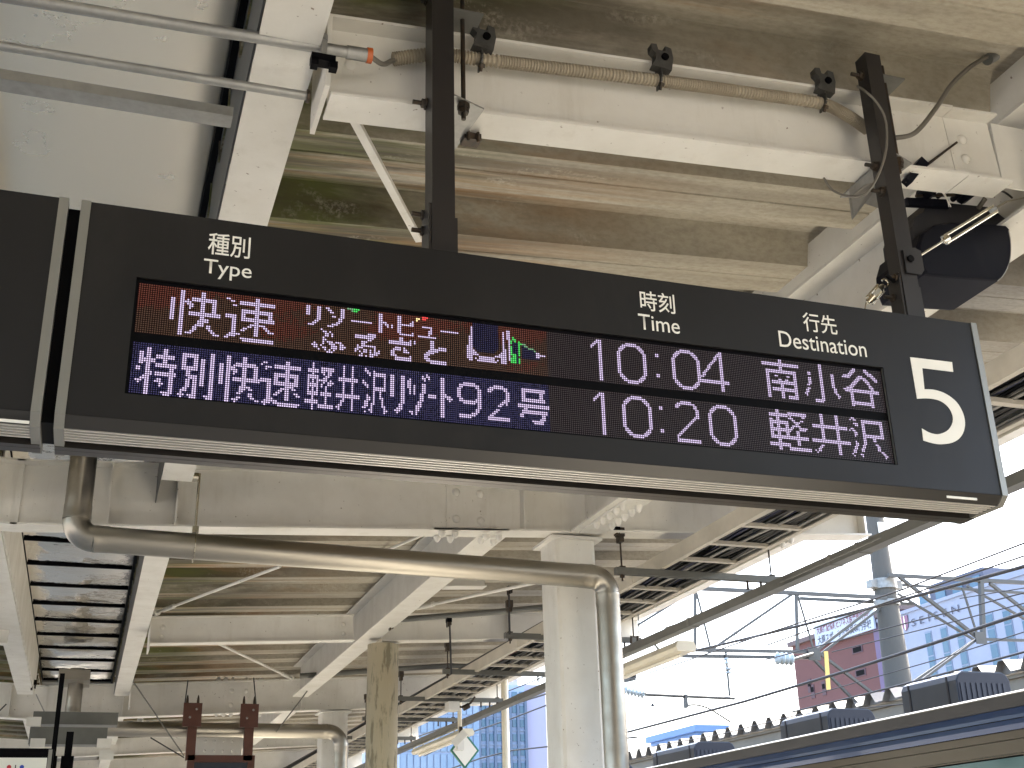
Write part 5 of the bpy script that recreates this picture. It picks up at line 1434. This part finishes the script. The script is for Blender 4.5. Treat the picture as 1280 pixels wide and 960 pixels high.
# ------------------------------------------------------------------ buildings
WBM = mat('pale_blue_white_render', (0.30, 0.335, 0.42), 0.8, noise=0.2, nscale=.3)
RBM = mat('red_brown_tile', (0.125, 0.054, 0.05), 0.8, noise=0.4, nscale=.5, col2=(0.10, 0.044, 0.042))
WGL = mat('far_window_glass', (0.05, 0.12, 0.19), 0.12, noise=0.6, nscale=.4, col2=(0.10, 0.17, 0.21))
PURP = mat('mauve_render', (0.14, 0.11, 0.19), 0.8)
wb_ = thing('white_building', 'pale blue white building with tall narrow windows and dark roof letters', 'building', (70, 65, -1.1))
BX = 60.0
zR = EYE + 18.35
part(MB().box(BX, BX + 22, 40, 83.2, -1.1, zR), 'wall', WBM, wb_)
part(MB().box(BX - .15, BX + 22, 40, 83.3, zR, zR + .25), 'parapet', WBM, wb_)
pz0 = at(1166, 757, X=BX); pz1 = at(1204, 745, X=BX)
r_ = part(MB().box(BX + 3, BX + 10, pz1.y + 1, pz0.y + 4, zR + .25, zR + 2.5), 'penthouse', mat('grey_blue_penthouse', (.07, .08, .12), .6), wb_)
for k in range(4):
    y = pz1.y + 1.4 + k * 2.1
    part(MB().box(BX + 2.94, BX + 2.99, y, y + 1.2, zR + .8, zR + 2.0), 'window', WGL, r_)
part(MB().box(BX + 1.2, BX + 14, 40, at(1222, 735, X=BX).y, zR + .26, zR + 1.1), 'upper_wall', WBM, wb_)
def win(px0, px1, py_t, py_b, nb=3):
    a = at(px0, py_t, X=BX); b = at(px1, py_t, X=BX)
    zt_, zb_ = at((px0 + px1) / 2, py_t, X=BX).z, at((px0 + px1) / 2 + (py_b - py_t) * .17, py_b, X=BX).z
    y0_, y1_ = sorted((a.y, b.y))
    f_ = part(MB().box(BX - .05, BX + .02, y0_ - .08, y1_ + .08, zb_, zt_ + .08), 'window', mat_wf, wb_)
    h = (zt_ - zb_) / nb
    for k in range(nb):
        part(MB().box(BX - .07, BX - .051, y0_, y1_, zb_ + k * h + .07, zb_ + (k + 1) * h - .04), 'pane', WGL, f_)
mat_wf = mat('window_frame_blue', (.17, .22, .30), .5)
for a, b, c, d in ((1157, 1163.5, 791, 850), (1176, 1183, 785, 848), (1195.5, 1203, 782, 848), (1232, 1240.5, 768, 842), (1253.5, 1262, 763, 836), (1275, 1284, 757, 830)):
    win(a, b, c, d, 4)
def side_text(body, X, y_far, y_near, z0, z1, parent, m, name='lettering', bold=0.0):
    o = text_part(body, 0, 1, 0, 1, parent, m, name=name, bold=bold, y=0.0)
    if o is None: return
    for v in o.data.vertices:
        u, w = v.co.x, v.co.z
        v.co = Vector((X, y_far + (y_near - y_far) * u, z0 + (z1 - z0) * w))
    o.location = -world_loc(parent)
DKL = mat('dark_letter', (.05, .05, .08), .5)
lf, ln = at(1140, 778, X=BX), at(1200, 762, X=BX)
side_text('S E I S E N', BX - .08, lf.y, ln.y, at(1141, 783.5, X=BX).z, at(1141, 774, X=BX).z, wb_, DKL, bold=-.004)
sh = at(1132, 778, X=BX)
part(MB().prism([(BX - .1, sh.y + a, sh.z + b) for a, b in ((.42, .5), (-.42, .5), (-.42, -.1), (-.28, -.45), (0, -.68), (.28, -.45), (.42, -.1))], (.05, 0, 0)), 'crest', mat('crest_maroon', (.22, .10, .16), .5), wb_)
part(MB().prism([(BX - .12, sh.y + a, sh.z + b) for a, b in ((.06, .5), (-.06, .5), (-.06, -.6), (.06, -.6))], (.015, 0, 0)), 'crest_bar', LETTER, wb_)

rb_ = thing('red_brown_building', 'red brown building with a white sign of two rows of characters', 'building', (85, 110, -1.1))
RX = 72.0
far_ = at(995, 850, X=RX).y; cor = at(1093, 800, X=RX).y; near_ = at(1112, 800, X=RX).y
zRB = EYE + RX / 3.21
part(MB().box(RX, RX + 20, cor, far_, -1.1, zRB), 'wall', RBM, rb_)
part(MB().box(RX - .02, RX + 20, near_ - 3, cor - .01, -1.1, zRB), 'mauve_wall', PURP, rb_)
part(MB().box(RX - .4, RX + 20, near_ - 3, far_ + .4, zRB + .01, zRB + .5), 'parapet', mat('dark_coping', (.12, .09, .09), .7), rb_)
SBW = mat('sign_board_pale', (.42, .48, .56), .5)
s0y, s1y = at(1024, 800, X=RX).y, at(1098, 780, X=RX).y
zs1 = at(1096, 757, X=RX).z; zs0 = at(1098, 786, X=RX).z
sb = part(MB().box(RX - .5, RX - .3, s1y, s0y, zs0, zs1), 'sign_board', SBW, rb_)
hh = (zs1 - zs0)
side_text('大原簿記情報ビジネス医療専門学校', RX - .52, s0y - .5, s1y + .4, zs0 + hh * .54, zs0 + hh * .92, rb_, mat('sign_maroon_letter', (.16, .04, .07), .5), bold=.02)
side_text('大原スポーツ公務員専門学校', RX - .52, s0y - .5, s1y + .4, zs0 + hh * .08, zs0 + hh * .47, rb_, DKL, bold=.02)
for px, py in ((1072, 812), (1076, 841), (1012, 855), (1016, 862), (1030, 858)):
    q = at(px, py, X=RX)
    RWF = bpy.data.materials.get('dark_red_frame') or mat('dark_red_frame', (.07, .035, .045), .6)
    f_ = part(MB().box(RX - .06, RX + .01, q.y - .9, q.y + .9, q.z - .35, q.z + .35) if py < 850 and px > 1050 else MB().box(RX - .06, RX + .01, q.y - .35, q.y + .35, q.z - .9, q.z + .5), 'window', RWF, rb_)
    part(MB().box(RX - .08, RX - .061, q.y - (.7 if px > 1050 else .25), q.y + (.7 if px > 1050 else .25), q.z - .25, q.z + .25), 'pane', BLACK, f_)

# blue glass buildings low in the middle
GBM = mat('pale_blue_tile', (0.26, 0.34, 0.48), 0.55, noise=0.3, nscale=.5, col2=(0.20, 0.28, 0.42))
MAU = mat('mauve_grey_tile', (0.30, 0.31, 0.42), 0.7)
gb = thing('glass_building', 'pale blue gridded building with a mauve right side behind the slim post', 'building', (30, 92, -1.1))
GY = 90.0
a_, b_, c_ = at(598, 862, Y=GY), at(655, 852, Y=GY), at(683, 853, Y=GY)
zt_ = EYE + .152 * GY
part(MB().box(a_.x, b_.x, GY, GY + 16, -1.1, zt_), 'wall', GBM, gb)
part(MB().box(b_.x + .01, c_.x, GY + .3, GY + 16, -1.1, zt_ + .1), 'side_wall', MAU, gb)
part(MB().box(at(640, 850, Y=GY).x, at(668, 850, Y=GY).x, GY + 4, GY + 10, zt_ + .11, zt_ + 1.1), 'roof_house', MAU, gb)
nx_, nz_ = 6, 7
MULL = mat('slate_mullion', (.08, .12, .18), .5)
for i in range(nx_ + 1):
    x = a_.x + (b_.x - a_.x) * i / nx_
    part(MB().box(x - .10, x + .10, GY - .25, GY - .01, -1.1, zt_ - 1.2), 'mullion', MULL, gb)
for j in range(nz_):
    z = EYE + 6.0 + j * 1.05
    part(MB().box(a_.x, b_.x, GY - .12, GY - .011, z, z + .12), 'spandrel', mat_wf, gb)
    for i in range(nx_):
        x = a_.x + (b_.x - a_.x) * (i + .3) / nx_
        part(MB().box(x, x + .42, GY - .09, GY - .012, z + .32, z + .85), 'window', WGL, gb)
gb2 = thing('glass_building', 'bright blue glass building further left behind the batten light', 'building', (22, 72, -1.1))
GY2 = 70.0
a_, b_ = at(500, 905, Y=GY2), at(598, 870, Y=GY2)
SKB = mat('sky_blue_glass', (0.13, 0.22, 0.34), 0.15, noise=0.7, nscale=.35, col2=(0.26, 0.34, 0.44))
zt_ = EYE + .140 * GY2
part(MB().box(a_.x, b_.x, GY2, GY2 + 14, -1.1, zt_), 'wall', GBM, gb2)
for i in range(12):
    x = a_.x + (b_.x - a_.x) * (i + .1) / 12
    w = (b_.x - a_.x) / 12 * .8
    for j in range(6):
        z = EYE + 3.6 + j * 1.05
        part(MB().box(x, x + w, GY2 - .08, GY2 - .01, z, z + .92), 'pane', SKB, gb2)
o = thing('small_far_roof', 'small blue roof peeping over the opposite canopy', 'building', tuple(at(890, 915, Y=60)))
q0, q1 = at(872, 915, Y=60), at(915, 912, Y=60)
part(MB().box(q0.x, q1.x, 60, 66, -1.1, q0.z).box(q0.x - .3, q1.x + .3, 59.7, 66, q0.z + .01, q0.z + .35), 'wall', mat('far_blue_roof', (.10, .20, .42), .5), o)
r = thing('rail_frame', 'small grey frame with a white barrel before the blue building', 'frame', tuple(at(693, 940, Y=24)))
part(MB().bar(at(692, 940, Y=24), at(692, 975, Y=24), .06).bar(at(691, 940, Y=24), at(712, 939, Y=24), .06), 'frame', STEELG, r)
